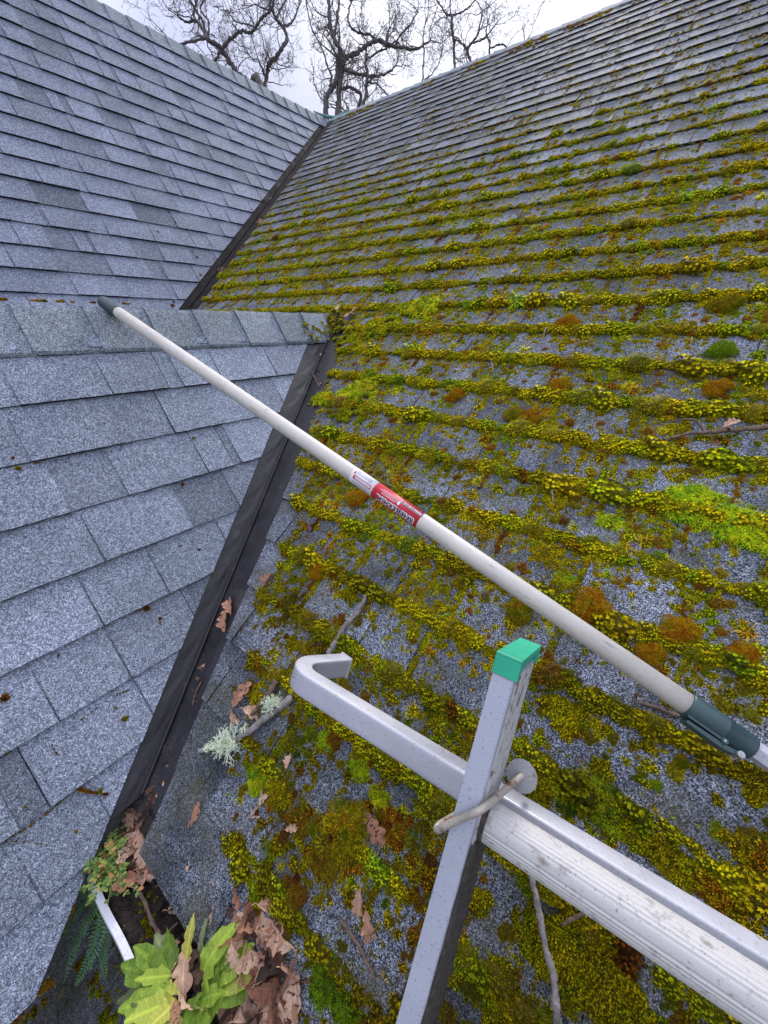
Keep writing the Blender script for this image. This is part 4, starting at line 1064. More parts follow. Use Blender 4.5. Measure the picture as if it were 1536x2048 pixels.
# the largest single cushions
def cushion(px, py, rpx, hue, word):
    c = hM(px, py); q = CAMM.transposed() @ c; r = rpx / FPX * -q.z
    me = PROTO[10]; o = obj('moss_cushion', CUSH[word]); o.location = PM(c.x, c.y, .008)
    z = (NM + V((mr_.gauss(0, .1), mr_.gauss(0, .1), 0))).normalized(); x = z.cross(V((mr_.gauss(0, 1), mr_.gauss(0, 1), 0))).normalized(); y = z.cross(x)
    o.rotation_euler = Matrix((x, y, z)).transposed().to_euler(); o.scale = (r, r * mr_.uniform(.85, 1.1), r * mr_.uniform(.7, .9)); return o
CUSH = {}
def cushmat(name, stops):
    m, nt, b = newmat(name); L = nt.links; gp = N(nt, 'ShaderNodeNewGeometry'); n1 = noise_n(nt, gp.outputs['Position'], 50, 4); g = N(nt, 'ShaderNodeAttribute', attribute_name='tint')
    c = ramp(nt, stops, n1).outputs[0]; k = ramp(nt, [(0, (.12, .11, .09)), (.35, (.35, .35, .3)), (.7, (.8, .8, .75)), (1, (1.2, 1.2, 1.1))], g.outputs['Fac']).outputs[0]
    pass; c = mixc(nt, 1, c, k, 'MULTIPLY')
    L.new(c, b.inputs['Base Color']); b.inputs['Roughness'].default_value = .8; b.inputs['Specular IOR Level'].default_value = .08; return m
for w, st in (('orange', [(.3, (.34, .32, .01)), (.47, (.62, .34, .008)), (.65, (.52, .18, .008))]), ('green', [(.3, (.14, .30, .01)), (.65, (.36, .48, .012))]), ('olive', [(.35, (.20, .24, .008)), (.5, (.42, .35, .008)), (.65, (.42, .20, .008))])):
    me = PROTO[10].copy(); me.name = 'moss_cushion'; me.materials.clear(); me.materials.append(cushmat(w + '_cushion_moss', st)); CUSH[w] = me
CL = [(1430, 785, 24, 'orange', 'round orange moss cushion near the right edge, above the fallen branch'), (912, 797, 18, 'orange', 'small round orange moss cushion alone between two moss ridges above the pole'),
      (1030, 835, 20, 'olive', 'olive moss cushion beside an orange one, upper middle of the slope'), (1062, 842, 20, 'orange', 'orange moss cushion touching an olive one, upper middle of the slope'),
      (1118, 780, 20, 'orange', 'orange moss cushion bulging from a ridge right of centre'), (1350, 1265, 32, 'orange', 'large rusty moss cushion just above the lower right stretch of the pole'),
      (1180, 1215, 34, 'orange', 'broad rusty moss cushion touching the upper side of the cream pole'), (1040, 1222, 28, 'olive', 'olive green moss cushion just under the middle of the cream pole'),
      (700, 1655, 44, 'olive', 'biggest olive moss dome below the hooked arm'), (1440, 710, 24, 'green', 'bright green moss cushion near the right edge, high on the mossy part'),
      (1446, 620, 26, 'olive', 'shaggy yellow moss cushion near the right edge, uppermost of the big ones'), (1135, 655, 22, 'orange', 'flat orange moss cushion on a ridge, upper right middle'),
      (930, 655 + 60, 10, 'orange', 'tiny orange moss cushion in the upper middle'), (1300, 1310, 24, 'orange', 'dark rusty moss cushion between the pole and the green rail cap'),
      (718, 1000, 22, 'orange', 'rusty moss cushion just left of the red pole label'), (640, 1145, 18, 'orange', 'dark orange moss cushion left of the grey stick'),
      (1360, 1525, 14, 'olive', 'flat olive moss cushion right of the washer, alone on bare shingle'), (1310, 1570, 10, 'green', 'small green moss button alone on bare shingle below the pole collar'),
      (1480, 1315, 26, 'orange', 'orange moss cushion at the right edge just above the pole'), (575, 1350 + 520, 14, 'olive', 'low dark moss cushion near the gutter leaves')]
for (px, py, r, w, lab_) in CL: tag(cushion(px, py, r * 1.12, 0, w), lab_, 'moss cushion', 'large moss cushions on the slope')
# ------------------------------------------------------------------ fallen leaves, twigs, weeds
lr_ = random.Random(202)
def leafmesh(name, L, W, lobes, seed, mat, curl=.25, cup=.3, twist=.2, holes=0, depth=.5, petiole=.15, pointed=False, wav=0, nt=34, nw=8, rnd=.12):
    rg = random.Random(seed); v = []; f = []
    lo = [rg.uniform(.75, 1.15) for _ in range(40)]; ph = [rg.uniform(-.12, .12), rg.uniform(-.12, .12)]
    o1, o2 = rg.uniform(0, 50), rg.uniform(0, 50)
    for i in range(nt + 1):
        t = i / nt
        env = (math.sin(math.pi * min(1, t ** .8 * .97 + .02)) ** .7) * (.55 + .65 * t if not pointed else 1.05 - .25 * t)
        x = L * t; bend = -curl * L * (t - .2) ** 2 * 1.3
        for j in range(nw + 1):
            s = (j / nw - .5) * 2; side = 0 if s < 0 else 1
            q = (t * lobes + ph[side]); lb = abs(math.sin(math.pi * q)) ** .6
            if pointed: lb = (q % 1.0) ** 1.4 if True else lb
            w = W * env * ((1 - depth) + depth * lb) * lo[int(q) + 10 * side] * (1 if abs(s) < 1 else 1)
            y = w * s; xx = x + (abs(s) * w * (.35 if not pointed else -.45) * lb) * (1 - t * .4)
            z = bend + cup * abs(s) ** 1.5 * w * .8 + twist * s * w * (t - .5) + W * rnd * mnoise.noise(V((t * 4 + o1, s * 1.6, o2))) + wav * W * math.sin(t * 23 + s * 2) * abs(s)
            z -= .04 * W * (1 - abs(s)) if abs(s) < .2 else 0
            v.append(V((xx - L * .45, y, z)))
    hs = set()
    for _ in range(holes):
        hi, hj = rg.randrange(6, nt - 5), rg.randrange(1, nw - 1); hs.add((hi, hj))
        if rg.random() < .5: hs.add((hi + 1, hj))
        if rg.random() < .3: hs.add((hi, hj + 1))
    for i in range(nt):
        for j in range(nw):
            if (i, j) in hs: continue
            f.append([i * (nw + 1) + j, (i + 1) * (nw + 1) + j, (i + 1) * (nw + 1) + j + 1, i * (nw + 1) + j + 1])
    n0 = len(v); r = L * .011
    if petiole:
        pts = [V((-L * .45 - L * petiole * k / 4, L * .03 * math.sin(k), L * .02 * k * (k - 2) * .3)) for k in range(5)] ; pts = pts[::-1] + [V((-L * .3, 0, v[int(nt * .15) * (nw + 1) + nw // 2].z + r * .2))]
        m_ = MB(); tube(m_, pts, [r] * 5 + [r * .4], 5); v += m_.v; f += [[i + n0 for i in q] for q in m_.f]
    me = mesh(name, v, f, mat, True); return me
OAKS = [leafmesh('oak_leaf', 1.0, .34, 3.5, 10 + i, M_oak, curl=lr_.uniform(-.3, .6), cup=lr_.uniform(-.4, .9), twist=lr_.uniform(-.9, .9), holes=(0, 5, 9, 3, 0, 12, 2, 6)[i], depth=lr_.uniform(.5, .68), rnd=.22) for i in range(8)]
def recol(me, mat): m = me.copy(); m.materials.clear(); m.materials.append(mat); return m
ROTS = [recol(m, M_rot) for m in OAKS[:5]]
def put(me, name, p, n, size, rot=None, tilt=.25, label=None, cat='leaf', group=None, flat_=None, spin=None):
    o = obj(name, me); z = (n + V((lr_.gauss(0, tilt), lr_.gauss(0, tilt), lr_.gauss(0, tilt)))).normalized()
    x, y = frame_of(z); a = lr_.uniform(0, 6.283) if rot is None else rot
    if spin is not None: x = (spin - z * spin.dot(z)).normalized(); y = z.cross(x); a = 0
    x2 = x * math.cos(a) + y * math.sin(a); y2 = z.cross(x2); o.location = p; o.rotation_euler = Matrix((x2, y2, z)).transposed().to_euler(); o.scale = (size,) * 3
    return tag(o, label, cat, group)
def spin_px(px0, py0, px1, py1, fn): return fn(px1, py1) - fn(px0, py0)
fz = lambda z: (lambda px, py: hz(px, py, z))
# big named leaves (centre, tip direction in the picture)
for (px, py, tx, ty, s, fn, h, k, lab_) in (
    (268, 1672, 300, 1640, .075, fz(-1.045), 0, 2, 'large pale brown oak leaf with insect holes at the foot of the near valley strip'),
    (287, 1700, 290, 1745, .050, fz(-1.035), 0, 4, 'smooth brown oak leaf lobe hanging over the leaf mould below the valley strip'),
    (330, 1722, 365, 1690, .070, fz(-1.04), .01, 5, 'holey tan oak leaf lying on bare shingle right of the gutter mould'),
    (752, 1650, 765, 1675, .042, hM, .02, 5, 'tattered pale leaf skeleton beside the biggest olive moss dome'),
    (538, 1165, 545, 1145, .040, hM, .015, 1, 'curled reddish leaf standing at the top of the grey bare strip by the valley'),
    (490, 1395, 500, 1380, .048, hM, .018, 3, 'reddish brown oak leaf above the lichen covered branch'),
    (475, 1438, 480, 1450, .030, hM, .012, 0, 'small copper leaf just above the pale lichen tuft'),
    (515, 1425, 540, 1430, .040, hM, .015, 7, 'crumpled brown leaf beside the dark bark curl'),
    (705, 636, 715, 630, .050, hM, .02, 2, 'pale crumpled leaf on the moss beyond the end of the small ridge'),
    (680, 628, 675, 610, .045, hM, .03, 1, 'brown upright leaf at the very end of the small ridge'),
    (1455, 866, 1475, 855, .032, hM, .03, 3, 'reddish leaf caught on the fallen branch at the right edge'),
    (1425, 892, 1420, 905, .030, hM, .006, 0, 'small tan leaf hanging below the fallen branch'),
    (525, 980, 530, 990, .026, hM, .006, 5, 'small crumpled leaf alone on the near valley strip above its middle'),
    (463, 1215, 455, 1190, .048, hM, .008, 6, 'pinkish curled oak leaf heap on the middle of the near valley strip'),
    (455, 1240, 450, 1265, .045, hM, .012, 1, 'second pinkish leaf stuck below the curled one on the valley strip'),
    (264, 1558, 275, 1570, .028, hM, .01, 5, 'torn light brown leaf scrap at the lower end of the near valley strip'),
    (392, 1632, 400, 1615, .036, hM, .006, 4, 'small brown leaf with a stalk on the dark wet shingle'),
    (388, 1738, 392, 1725, .026, hM, .005, 0, 'flat dull leaf on the dark shingle right of the holey leaf'),
    (582, 1525, 585, 1510, .020, hM, .012, 0, 'tiny pink leaf on the green moss under the lichen branch'),
    (535, 1590, 545, 1570, .034, hM, .004, 3, 'thin dark red leaf strip on bare shingle'),
    (518, 1625, 525, 1620, .028, hM, .004, 7, 'round edged copper leaf scrap on bare shingle left of the dark strip'),
    (1430, 1833, 1440, 1845, .012, hM, .16, 4, 'dark scrap of leaf resting on the flat stand-off arm'),
    (725, 1800, 720, 1830, .030, hM, .012, 6, 'small torn leaf on the twig left of the ladder rail'),
    (745, 1850, 750, 1880, .034, hM, .012, 3, 'copper leaf strip against the twig left of the ladder rail'),
    (590, 1655, 610, 1650, .02, hM, .012, 1, 'shrivelled brown leaf stalk on moss left of the big dome')):
    d = fn(tx, ty) - fn(px, py); c = fn(px, py); nrm = NM if fn is hM else V((-.1, -.25, 1)).normalized()
    put(OAKS[k], 'oak_leaf', c + nrm * (h + .003), nrm, s * 1.35, tilt=.12, label=lab_, spin=d)
# leaves heaped over the gutter and the roof edge
def pilepos():
    while True:
        px = lr_.gauss(500, 62); py = lr_.gauss(1930, 95)
        if px < 360 or py > 2085 or py < 1775 or px > 600: continue
        if px > 585 + .25 * max(0, py - 1900): continue
        if px < 470 and py < 1925 and lr_.random() < .8: continue
        if px < 518 and 1850 < py < 2005 and lr_.random() < .75: continue
        return px, py
SZ_ = [0]
def SZ(a, b): SZ_[0] = lr_.random(); return a + (b - a) * SZ_[0]
def SW(): return 'small ' if SZ_[0] < .33 else ('mid ' if SZ_[0] < .66 else 'large ')
def PILE_LAB(px, py):
    v_ = 'upper end' if py < 1870 else ('middle' if py < 1960 else 'bottom end')
    return 'brown oak leaf at the %s of the heap, %s side' % (v_, 'left' if px < 470 else 'middle' if px < 530 else 'right')
for i in range(104):
    px, py = pilepos(); h = lr_.random() * .034 * min(1, max(.15, (py - 1770) / 130)); base_ = hz(px, py, -1.02)
    if base_.y > .06: base_ = hM(px, py)
    up = V((-.05, -.25, 1)).normalized()
    put((OAKS if lr_.random() < .84 else ROTS[:5] + ROTS[:3])[lr_.randrange(8)], 'oak_leaf', base_ + up * h, up, SZ(.034, .068), tilt=.75, label=SW() + PILE_LAB(px, py), group='oak leaves heaped over the gutter')
for i in range(20):
    px = lr_.gauss(350, 20); py = lr_.gauss(1960, 24); c = hz(px, py, -1.03 + lr_.random() * .02)
    put((OAKS + ROTS)[lr_.randrange(13)], 'oak_leaf', c, V((0, -.1, 1)), SZ(.022, .042), tilt=.6, label=SW() + 'crumpled brown leaf caught in the rosette weed heart, %s side' % ('left' if px < 350 else 'right') if py < 1965 else 'crumpled brown leaf below the heart of the rosette weed', group='leaves in the rosette weed')
for i in range(42):
    px = lr_.gauss(272, 26); py = lr_.gauss(1680, 34); c = hz(px, py, -1.05 + lr_.random() * .022)
    if (py - 1640) < (240 - px) * 1.2: continue
    put((OAKS + ROTS[:2])[lr_.randrange(10)], 'oak_leaf', c, V((-.1, -.1, 1)).normalized(), SZ(.022, .06), tilt=.6, label=SW() + 'brown leaf in litter between valley strip and gutter, ' + ('left side' if px < 265 else 'right side') + (', upper' if py < 1680 else ', lower'), group='litter at the gutter corner')
for i in range(58):
    t = lr_.random(); px = 235 + t * 165 + lr_.gauss(0, 16); py = 1665 + t * 205 + lr_.gauss(0, 18)
    if i % 2: px = 318 + 82 * t + lr_.gauss(0, 5); py = 1700 + t * 140 + lr_.gauss(0, 5)
    c = hz(px, py, GZ - .002)
    if not (-.042 < c.y < .08): continue
    put((ROTS[:3] + OAKS[:7])[lr_.randrange(10)], 'oak_leaf', c + V((0, 0, lr_.random() * .014)), V((0, 0, 1)), SZ(.018, .052), tilt=.6, label=SW() + 'dark decaying leaf in the gutter, ' + ('by the small weed' if t < .3 else 'beside the long brown twig' if t < .65 else 'just above the rosette'), group='decaying leaves in the gutter')
for i in range(13):
    t = lr_.random(); px = 265 + 50 * t + lr_.gauss(0, 14); py = 1640 - 60 * t + lr_.gauss(0, 22); c = hM(px, py)
    put((ROTS + ROTS[:3])[lr_.randrange(8)], 'oak_leaf', c + NM * lr_.uniform(.004, .012), NM, SZ(.012, .03), tilt=.5, label=SW() + 'dark shredded leaf at the near valley foot, ' + ('in the lower litter' if py > 1610 else 'in the upper litter'), group='shredded leaves at the valley foot')
# crumbs on the flashing
for (pts, n, lab_, s0_, s1_, grp) in (
    ([(345, 1490), (330, 1545), (318, 1600)], 8, 'dark leaf crumb low in the crease of the near valley strip', .006, .014, 'crumbs low in the near valley'),
    ([(410, 1320), (398, 1375)], 8, 'brown leaf flake lying along the crease of the near valley strip', .008, .020, 'flakes in the middle of the near valley'),
    ([(635, 745), (640, 775)], 5, 'dark leaf caught against moss high on the near valley strip', .015, .032, 'leaves high in the near valley')):
    for i in range(n):
        k = lr_.randrange(len(pts) - 1); t = lr_.random(); px = pts[k][0] + (pts[k + 1][0] - pts[k][0]) * t + lr_.gauss(0, 5); py = pts[k][1] + (pts[k + 1][1] - pts[k][1]) * t + lr_.gauss(0, 6)
        put((ROTS + OAKS[:3])[lr_.randrange(8)], 'oak_leaf', hM(px, py) + NM * .004, NM, lr_.uniform(s0_, s1_), tilt=.5, label=lab_ + ('' if py < 1540 or s1_ != .014 else ', lowest patch'), group=grp)
for i in range(34):
    t = lr_.random(); x = -2.35 - t * 1.25; y = -2.108 * x - 4.605; off = .10 + lr_.gauss(0, .035)
    if t > .45 and lr_.random() < .5: continue
    put((ROTS + OAKS[:4])[lr_.randrange(9)], 'oak_leaf', PM(x + off, y, .008 + lr_.random() * .02), NM, SZ(.028, .065), tilt=.6, label=SW() + 'dry brown leaf lodged along the far valley strip, ' + ('at its lowest end' if t < .25 else 'above its lowest end' if t < .5 else 'around its lap joint or higher'), group='leaves lodged in the far valley')
for i in range(4):
    px = lr_.uniform(620, 1500); py = lr_.uniform(600, 1300); c = hM(px, py)
    put((OAKS + ROTS)[lr_.randrange(13)], 'oak_leaf', PM(c.x, c.y, .012), NM, lr_.uniform(.010, .024), tilt=.5, label='tiny dry leaf scrap scattered on the moss', group='leaf scraps scattered on the moss')
for i in range(240):   # grit on the metal strip
    pass
gm_ = MB(); 
for i in range(420):
    t = lr_.random(); x = -.78 - .62 * t; y = -2.108 * x - 1.548; o_ = lr_.gauss(.02, .028)
    p = PM(x + max(.004, o_), y, .0034) if o_ > 0 else PG(x, y - abs(o_) * 1.4, .0034); r = lr_.uniform(.0004, .0011); q = V((lr_.gauss(0, 1), lr_.gauss(0, 1), lr_.gauss(0, 1))).normalized(); w = q.cross(NM).normalized() * r
    gm_.add([p - w, p + w, p + q.cross(w).normalized() * r * 1.5, p + NM * r], [[0, 1, 2], [0, 1, 3], [1, 2, 3], [0, 2, 3]])
tag(gm_.build('grit', simple('pale_grit', (.32, .27, .24), .9, var=.6, nscale=300)), 'fine pale grit scattered on the near valley strip', 'grit', kind='stuff')
# twigs and sticks
def stick(name, pts, r0, r1, mat, label, cat='twig', knots=0, seed=0, parent=None, n=8):
    rg = random.Random(seed); P = smooth_path(pts, 7); k = len(P); P = [p + V((rg.gauss(0, r0 * .16), rg.gauss(0, r0 * .16), rg.gauss(0, r0 * .12))) for p in P]
    rr = [(r0 + (r1 - r0) * i / (k - 1)) * (1 + .14 * math.sin(i * 1.3 + seed) + rg.uniform(-.08, .08) + (.35 if knots and i % knots == 0 else 0)) for i in range(k)]
    mb = MB(); tube(mb, P, rr, n, jit=.08, rng=rg); o = mb.build(name, mat, parent, smooth=True)
    if parent is None: tag(o, label, cat)
    return o, P
def mp_(lst, h): return [hM(px, py) + NM * (h if not hasattr(h, '__len__') else h[i]) for i, (px, py) in enumerate(lst)]
s1, _ = stick('grey_stick', mp_([(735, 1196), (722, 1225), (698, 1252), (680, 1282), (664, 1310)], .014), .0058, .0070, M_bark, 'pale grey weathered stick behind the curved end of the hooked arm', knots=6, seed=3)
lb, LBP = stick('lichen_branch', mp_([(405, 1503), (445, 1492), (500, 1470), (545, 1435), (590, 1398)], [.010, .014, .018, .02, .012]), .0050, .0085, M_bark, 'dead branch bearing pale green lichen, left of the hooked arm', 'branch', knots=5, seed=5)
stick('bark_curl', mp_([(503, 1446), (520, 1425), (545, 1395), (562, 1365)], .02), .0030, .0080, M_barkb, 'dark curl of bark lying beside the lichen branch', 'bark', seed=6)
def lichen(px, py, R_, n, seed):
    rg = random.Random(seed); mb = MB(); c = hM(px, py) + NM * .022
    for i in range(n):
        d = V((rg.gauss(0, 1), rg.gauss(0, 1), rg.gauss(0, 1))).normalized(); d = (d + NM * .5).normalized(); p = c + V((rg.gauss(0, R_ * .25), rg.gauss(0, R_ * .25), rg.gauss(0, R_ * .15)))
        stack = [(p, d, R_ * rg.uniform(.35, .6), .0011, 0)]
        while stack:
            p0, d0, L, r, lv = stack.pop(); p1 = p0 + d0 * L * .5; d1 = (d0 + V((rg.gauss(0, .25), rg.gauss(0, .25), rg.gauss(0, .25)))).normalized(); p2 = p1 + d1 * L * .5
            tube(mb, [p0, p1, p2], [r, r * .85, r * .65], 4)
            if lv < 3:
                for _ in range(2):
                    stack.append((p2, (d1 + V((rg.gauss(0, .6), rg.gauss(0, .6), rg.gauss(0, .6)))).normalized(), L * .62, r * .72, lv + 1))
    mb.build('lichen_tuft', M_lichen, lb)
lichen(468, 1492, .032, 90, 1); lichen(556, 1412, .022, 70, 2); lichen(430, 1497, .010, 20, 3); lichen(500, 1460, .010, 20, 4)
def at_on(px, py, p0):   # point at the depth of p0
    d = ray(px, py); q = CAMM.transposed() @ p0; return d * -q.z
t1, P1 = stick('fallen_branch', mp_([(1560, 872), (1480, 878), (1420, 880), (1365, 882), (1320, 893), (1290, 900)], [.03, .03, .026, .022, .016, .01]), .0058, .0028, M_barkb, 'thin dark fallen branch lying across the moss at the right edge', 'branch', seed=8)
stick('side_twig', [P1[16], P1[16] + V((-.03, .03, .02)), P1[16] + V((-.09, .05, .0)), P1[16] + V((-.14, .06, -.0))], .003, .0015, M_barkb, '', parent=t1, seed=9)
stick('side_twig', [P1[10], P1[10] + V((-.01, -.03, .01)), P1[10] + V((-.03, -.05, .0))], .003, .0015, M_barkb, '', parent=t1, seed=10)
stick('dead_twig', mp_([(1066, 1745), (1076, 1800), (1092, 1880), (1108, 1940), (1112, 2000), (1122, 2060)], [.03, .03, .028, .03, .03, .02]), .0042, .0052, M_bark, 'knobbly pale twig hanging below the ribbed rung', knots=9, seed=12)
stick('short_twig', mp_([(1127, 1840), (1142, 1829), (1160, 1820), (1175, 1815)], .028), .0022, .0028, M_barkb, 'short reddish twig just under the ribbed rung', seed=13)
stick('brown_twig', mp_([(690, 1835), (705, 1858), (725, 1885), (745, 1925), (757, 1952)], .016), .0036, .0018, M_barkb, 'brown twig with a knobbly end left of the ladder rail', seed=14)
stick('thin_twig', mp_([(1270, 1408), (1310, 1418), (1345, 1432), (1385, 1438)], .016), .0020, .0042, M_barkb, 'thin dark twig under the lower end of the cream pole', seed=15)
stick('straw_twig', mp_([(500, 1262), (502, 1290), (507, 1322)], .006), .0014, .0020, M_barkb, 'straight thin twig standing along the bare strip by the valley', seed=16)
stick('valley_twig', mp_([(405, 1365), (393, 1392), (388, 1412)], .006), .0018, .0012, M_barkb, 'small twig on the right side of the near valley strip', seed=17)
stick('valley_twig', mp_([(626, 745), (632, 760), (641, 778)], .008), .0035, .0025, M_barkb, 'short dark twig lodged high on the near valley strip', seed=18)
stick('gutter_twig', [hz(255, 1755, -1.045), hz(275, 1778, -1.04), hz(288, 1800, -1.045), hz(305, 1845, -1.05), hz(322, 1872, -1.05)], .0030, .0034, M_barkb, 'brown twig lying across the gutter mould', seed=19, knots=7)
stick('gutter_twig', [hz(318, 1880, -1.045), hz(338, 1862, -1.04), hz(355, 1845, -1.035)], .0024, .0020, M_barkb, 'forked twig beside the upright lime green leaf', seed=20)
for i, (a, b, lab_) in enumerate((((985, 735), (990, 760), 'pale upright stalk on the moss right of the small ridge end'), ((1092, 668), (1086, 686), 'thin pale stalk poking out of the moss, upper middle'), ((1105, 990), (1106, 1012), 'pale seed stalk on bare shingle right of the pole label'), ((1380, 690), (1378, 712), 'pale stalk standing near the right edge, high on the moss'), ((975, 572), (1010, 600), 'dark crooked twig in the moss above the pole'), ((760, 960 + 10), (800, 985), 'fine dark twig behind the label of the pole'), ((1215, 968), (1262, 985), 'rusty bark scrap on the moss right of centre'), ((890, 660), (960, 662), 'long thin dark twig on the upper moss'))):
    p0, p1 = hM(*a) + NM * .022, hM(*b) + NM * .010; stick('moss_twig', [p0, (p0 + p1) / 2 + NM * .004, p1], .0022 if i < 6 else .0035, .0013, M_bark if i in (0, 1, 2, 3) else M_barkb, lab_, seed=30 + i)
# acorn in the mould
am = MB(); c = hz(284, 1756, -1.045); tube(am, [c + V((0, 0, 1)).cross(V((1, 0, 0))) * 0 + V((k, .0, 0)) * 1 for k in (-.011, -.0095, -.006, 0, .005, .009, .012)], [.001, .005, .009, .0105, .0095, .006, .0008], 18)
ac = tag(am.build('acorn', M_acorn, None, smooth=True), 'round brown acorn in the gutter mould below the holey leaf', 'acorn')

# ---- lime green rosette weed
WC = hz(352, 1958, -1.035)
rw = empty('rosette_weed', WC, 'lime green rosette weed with lobed leaves growing out of the gutter', 'weed')
DL = [leafmesh('leaf', 1.0, .19, 2.6, 60 + i, M_lime, curl=lr_.uniform(.1, .5), cup=.35, twist=lr_.uniform(-.4, .4), depth=.42, petiole=.0, pointed=True, wav=.10, rnd=.16, nt=40) for i in range(5)]
DO = recol(DL[1], M_oldgreen)
def wleaf(parent, org, base_, tip, me, W=1.0, up=V((0, 0, 1)), name='leaf', lift=0.0):
    d = tip - base_; L = d.length; d = d.normalized(); z = (up - d * up.dot(d)).normalized(); y = z.cross(d)
    o = obj(name, me, parent); M = Matrix((d, y, z)).transposed().to_4x4(); o.rotation_euler = M.to_euler(); o.location = base_ + d * L * .47 - org; o.scale = (L, L * W, L); return o
for (tx, ty, dz, bx, by, k, W, mt) in ((383, 1832, .075, 372, 1925, 0, .9, 0), (405, 1835, .055, 400, 1920, 3, .5, 1), (450, 1852, .062, 398, 1960, 1, 1.25, 0), (482, 1866, .052, 400, 1965, 2, 1.35, 0), (512, 1925, .050, 405, 1985, 3, 1.35, 0), (438, 1985, .055, 400, 2000, 4, 1.0, 0), (500, 1890, .05, 402, 1975, 0, 1.4, 0), (498, 1958, .05, 402, 1990, 1, 1.4, 0), (235, 1930, .03, 340, 1955, 3, 1.2, 0), (250, 2040, .04, 350, 2000, 0, 1.3, 0), (330, 1860, .05, 352, 1935, 4, 1.0, 0),
                                       (302, 1875, .045, 352, 1935, 1, 1.3, 1), (262, 1895, .040, 345, 1945, 2, 1.2, 0), (270, 1958, .036, 345, 1950, 0, 1.0, 0), (222, 1998, .026, 335, 1985, 4, .75, 1), (232, 2012, .036, 345, 1990, 1, 1.1, 0), (285, 2060, .05, 360, 2000, 3, 1.4, 0), (370, 2090, .06, 372, 2005, 2, 1.6, 0), (300, 2100, .05, 362, 2010, 0, 1.4, 0), (410, 1700 + 390, .05, 385, 2010, 4, 1.3, 0), (355, 1985, .045, 330, 1965, 0, .8, 0), (245, 1935, .02, 330, 1960, 4, .9, 1)):
    z0 = -1.035; b_0 = hz(bx, by, z0 + .03); t_0 = hz(tx, ty, z0 + dz * .9 + (.034 if tx > 425 else .012))
    wleaf(rw, WC, b_0, t_0, DO if mt else DL[k], W * 1.5, up=V((-.12, -.32, 1)).normalized())
# ---- small leaved weed at the gutter end
SC = hz(222, 1745, -1.05)
sw = empty('small_weed', SC, 'small round leaved green weed with orange turning leaves at the gutter end', 'weed')
SL = [leafmesh('leaflet', 1.0, .40, 1.0, 80 + i, M_weed, curl=.3, cup=.4, depth=.1, petiole=.2, nt=8, nw=4, rnd=.1) for i in range(3)]; SO = [recol(SL[0], M_weedor)]
stm = MB()
for i in range(54):
    a = lr_.random(); bx, by = lr_.gauss(232, 14), lr_.gauss(1740, 16)
    if i < 34: tx, ty = lr_.gauss(178, 24), lr_.gauss(1748, 28)
    elif i < 46: tx, ty = lr_.gauss(225, 16), lr_.gauss(1672, 16)
    else: tx, ty = lr_.gauss(248, 12), lr_.gauss(1760, 26)
    b0 = hz(bx, by, -1.055); t0 = hz(tx, ty, -1.055 + lr_.uniform(.012, .05)); mid = (b0 + t0) / 2 + V((0, 0, lr_.uniform(.004, .02)))
    P = smooth_path([b0, mid, t0], 4); tube(stm, [p - SC for p in P], .00055, 4)
    for k in range(2, len(P)):
        for sg in (-1, 1):
            if lr_.random() < .2: continue
            d = (P[k] - P[k - 1]).normalized(); s_ = d.cross(V((0, 0, 1))).normalized() * sg
            L = lr_.uniform(.005, .0105); wleaf(sw, SC, P[k], P[k] + (s_ + d * .8 + V((0, 0, .3))).normalized() * L, SL[lr_.randrange(3)] if lr_.random() < .86 else SO[0], 1.1, name='leaflet')
stm.build('stems', M_stem, sw)
# ---- fern hanging below the gutter end
FC = hz(205, 1815, -1.075)
fw = empty('fern', FC, 'dark green fern hanging from the gutter end', 'fern')
for (pts, s) in (([(205, 1810, -1.09), (200, 1870, -1.11), (175, 1925, -1.13), (150, 1972, -1.15)], 1.0), ([(200, 1805, -1.10), (170, 1850, -1.12), (145, 1900, -1.14), (128, 1965, -1.16)], .9), ([(210, 1820, -1.11), (212, 1870, -1.14), (205, 1915, -1.17), (212, 1960, -1.19)], .8), ([(200, 1800, -1.09), (165, 1810, -1.10), (140, 1845, -1.11), (125, 1890, -1.13)], .8), ([(190, 1800, -1.09), (160, 1785, -1.09), (140, 1810, -1.10)], .6), ([(185, 1735, -1.03), (150, 1705, -1.02), (122, 1690, -1.01)], .55), ([(205, 1820, -1.12), (185, 1880, -1.15), (180, 1940, -1.18)], .8)):
    P = smooth_path([hz(a, b, c) for a, b, c in pts], 8); mb = MB(); tube(mb, [p - FC for p in P], .0006, 4); n = len(P)
    for i in range(2, n):
        t = i / n; L = .015 * s * (math.sin(math.pi * min(1, t * .9 + .12)) ** .7); d = (P[i] - P[i - 1]).normalized(); up = V((.2, -.4, .9)); sd_ = d.cross(up).normalized()
        for sg in (-1, 1):
            for off in (0,):
                q = P[i] - d * (P[i] - P[i - 1]).length * off - FC; e = q + (sd_ * sg + d * .35).normalized() * L * lr_.uniform(.85, 1.1) - V((0, 0, 1)) * L * .15
                w = d * min(L * .22, .0017); m1 = q + (e - q) * .3; m2 = q + (e - q) * .75
                mb.add([q, m1 + w, m2 + w * .8, e, m2 - w * .7, m1 - w], [[0, 1, 2, 3, 4, 5]])
    mb.build('frond', M_fern, fw)
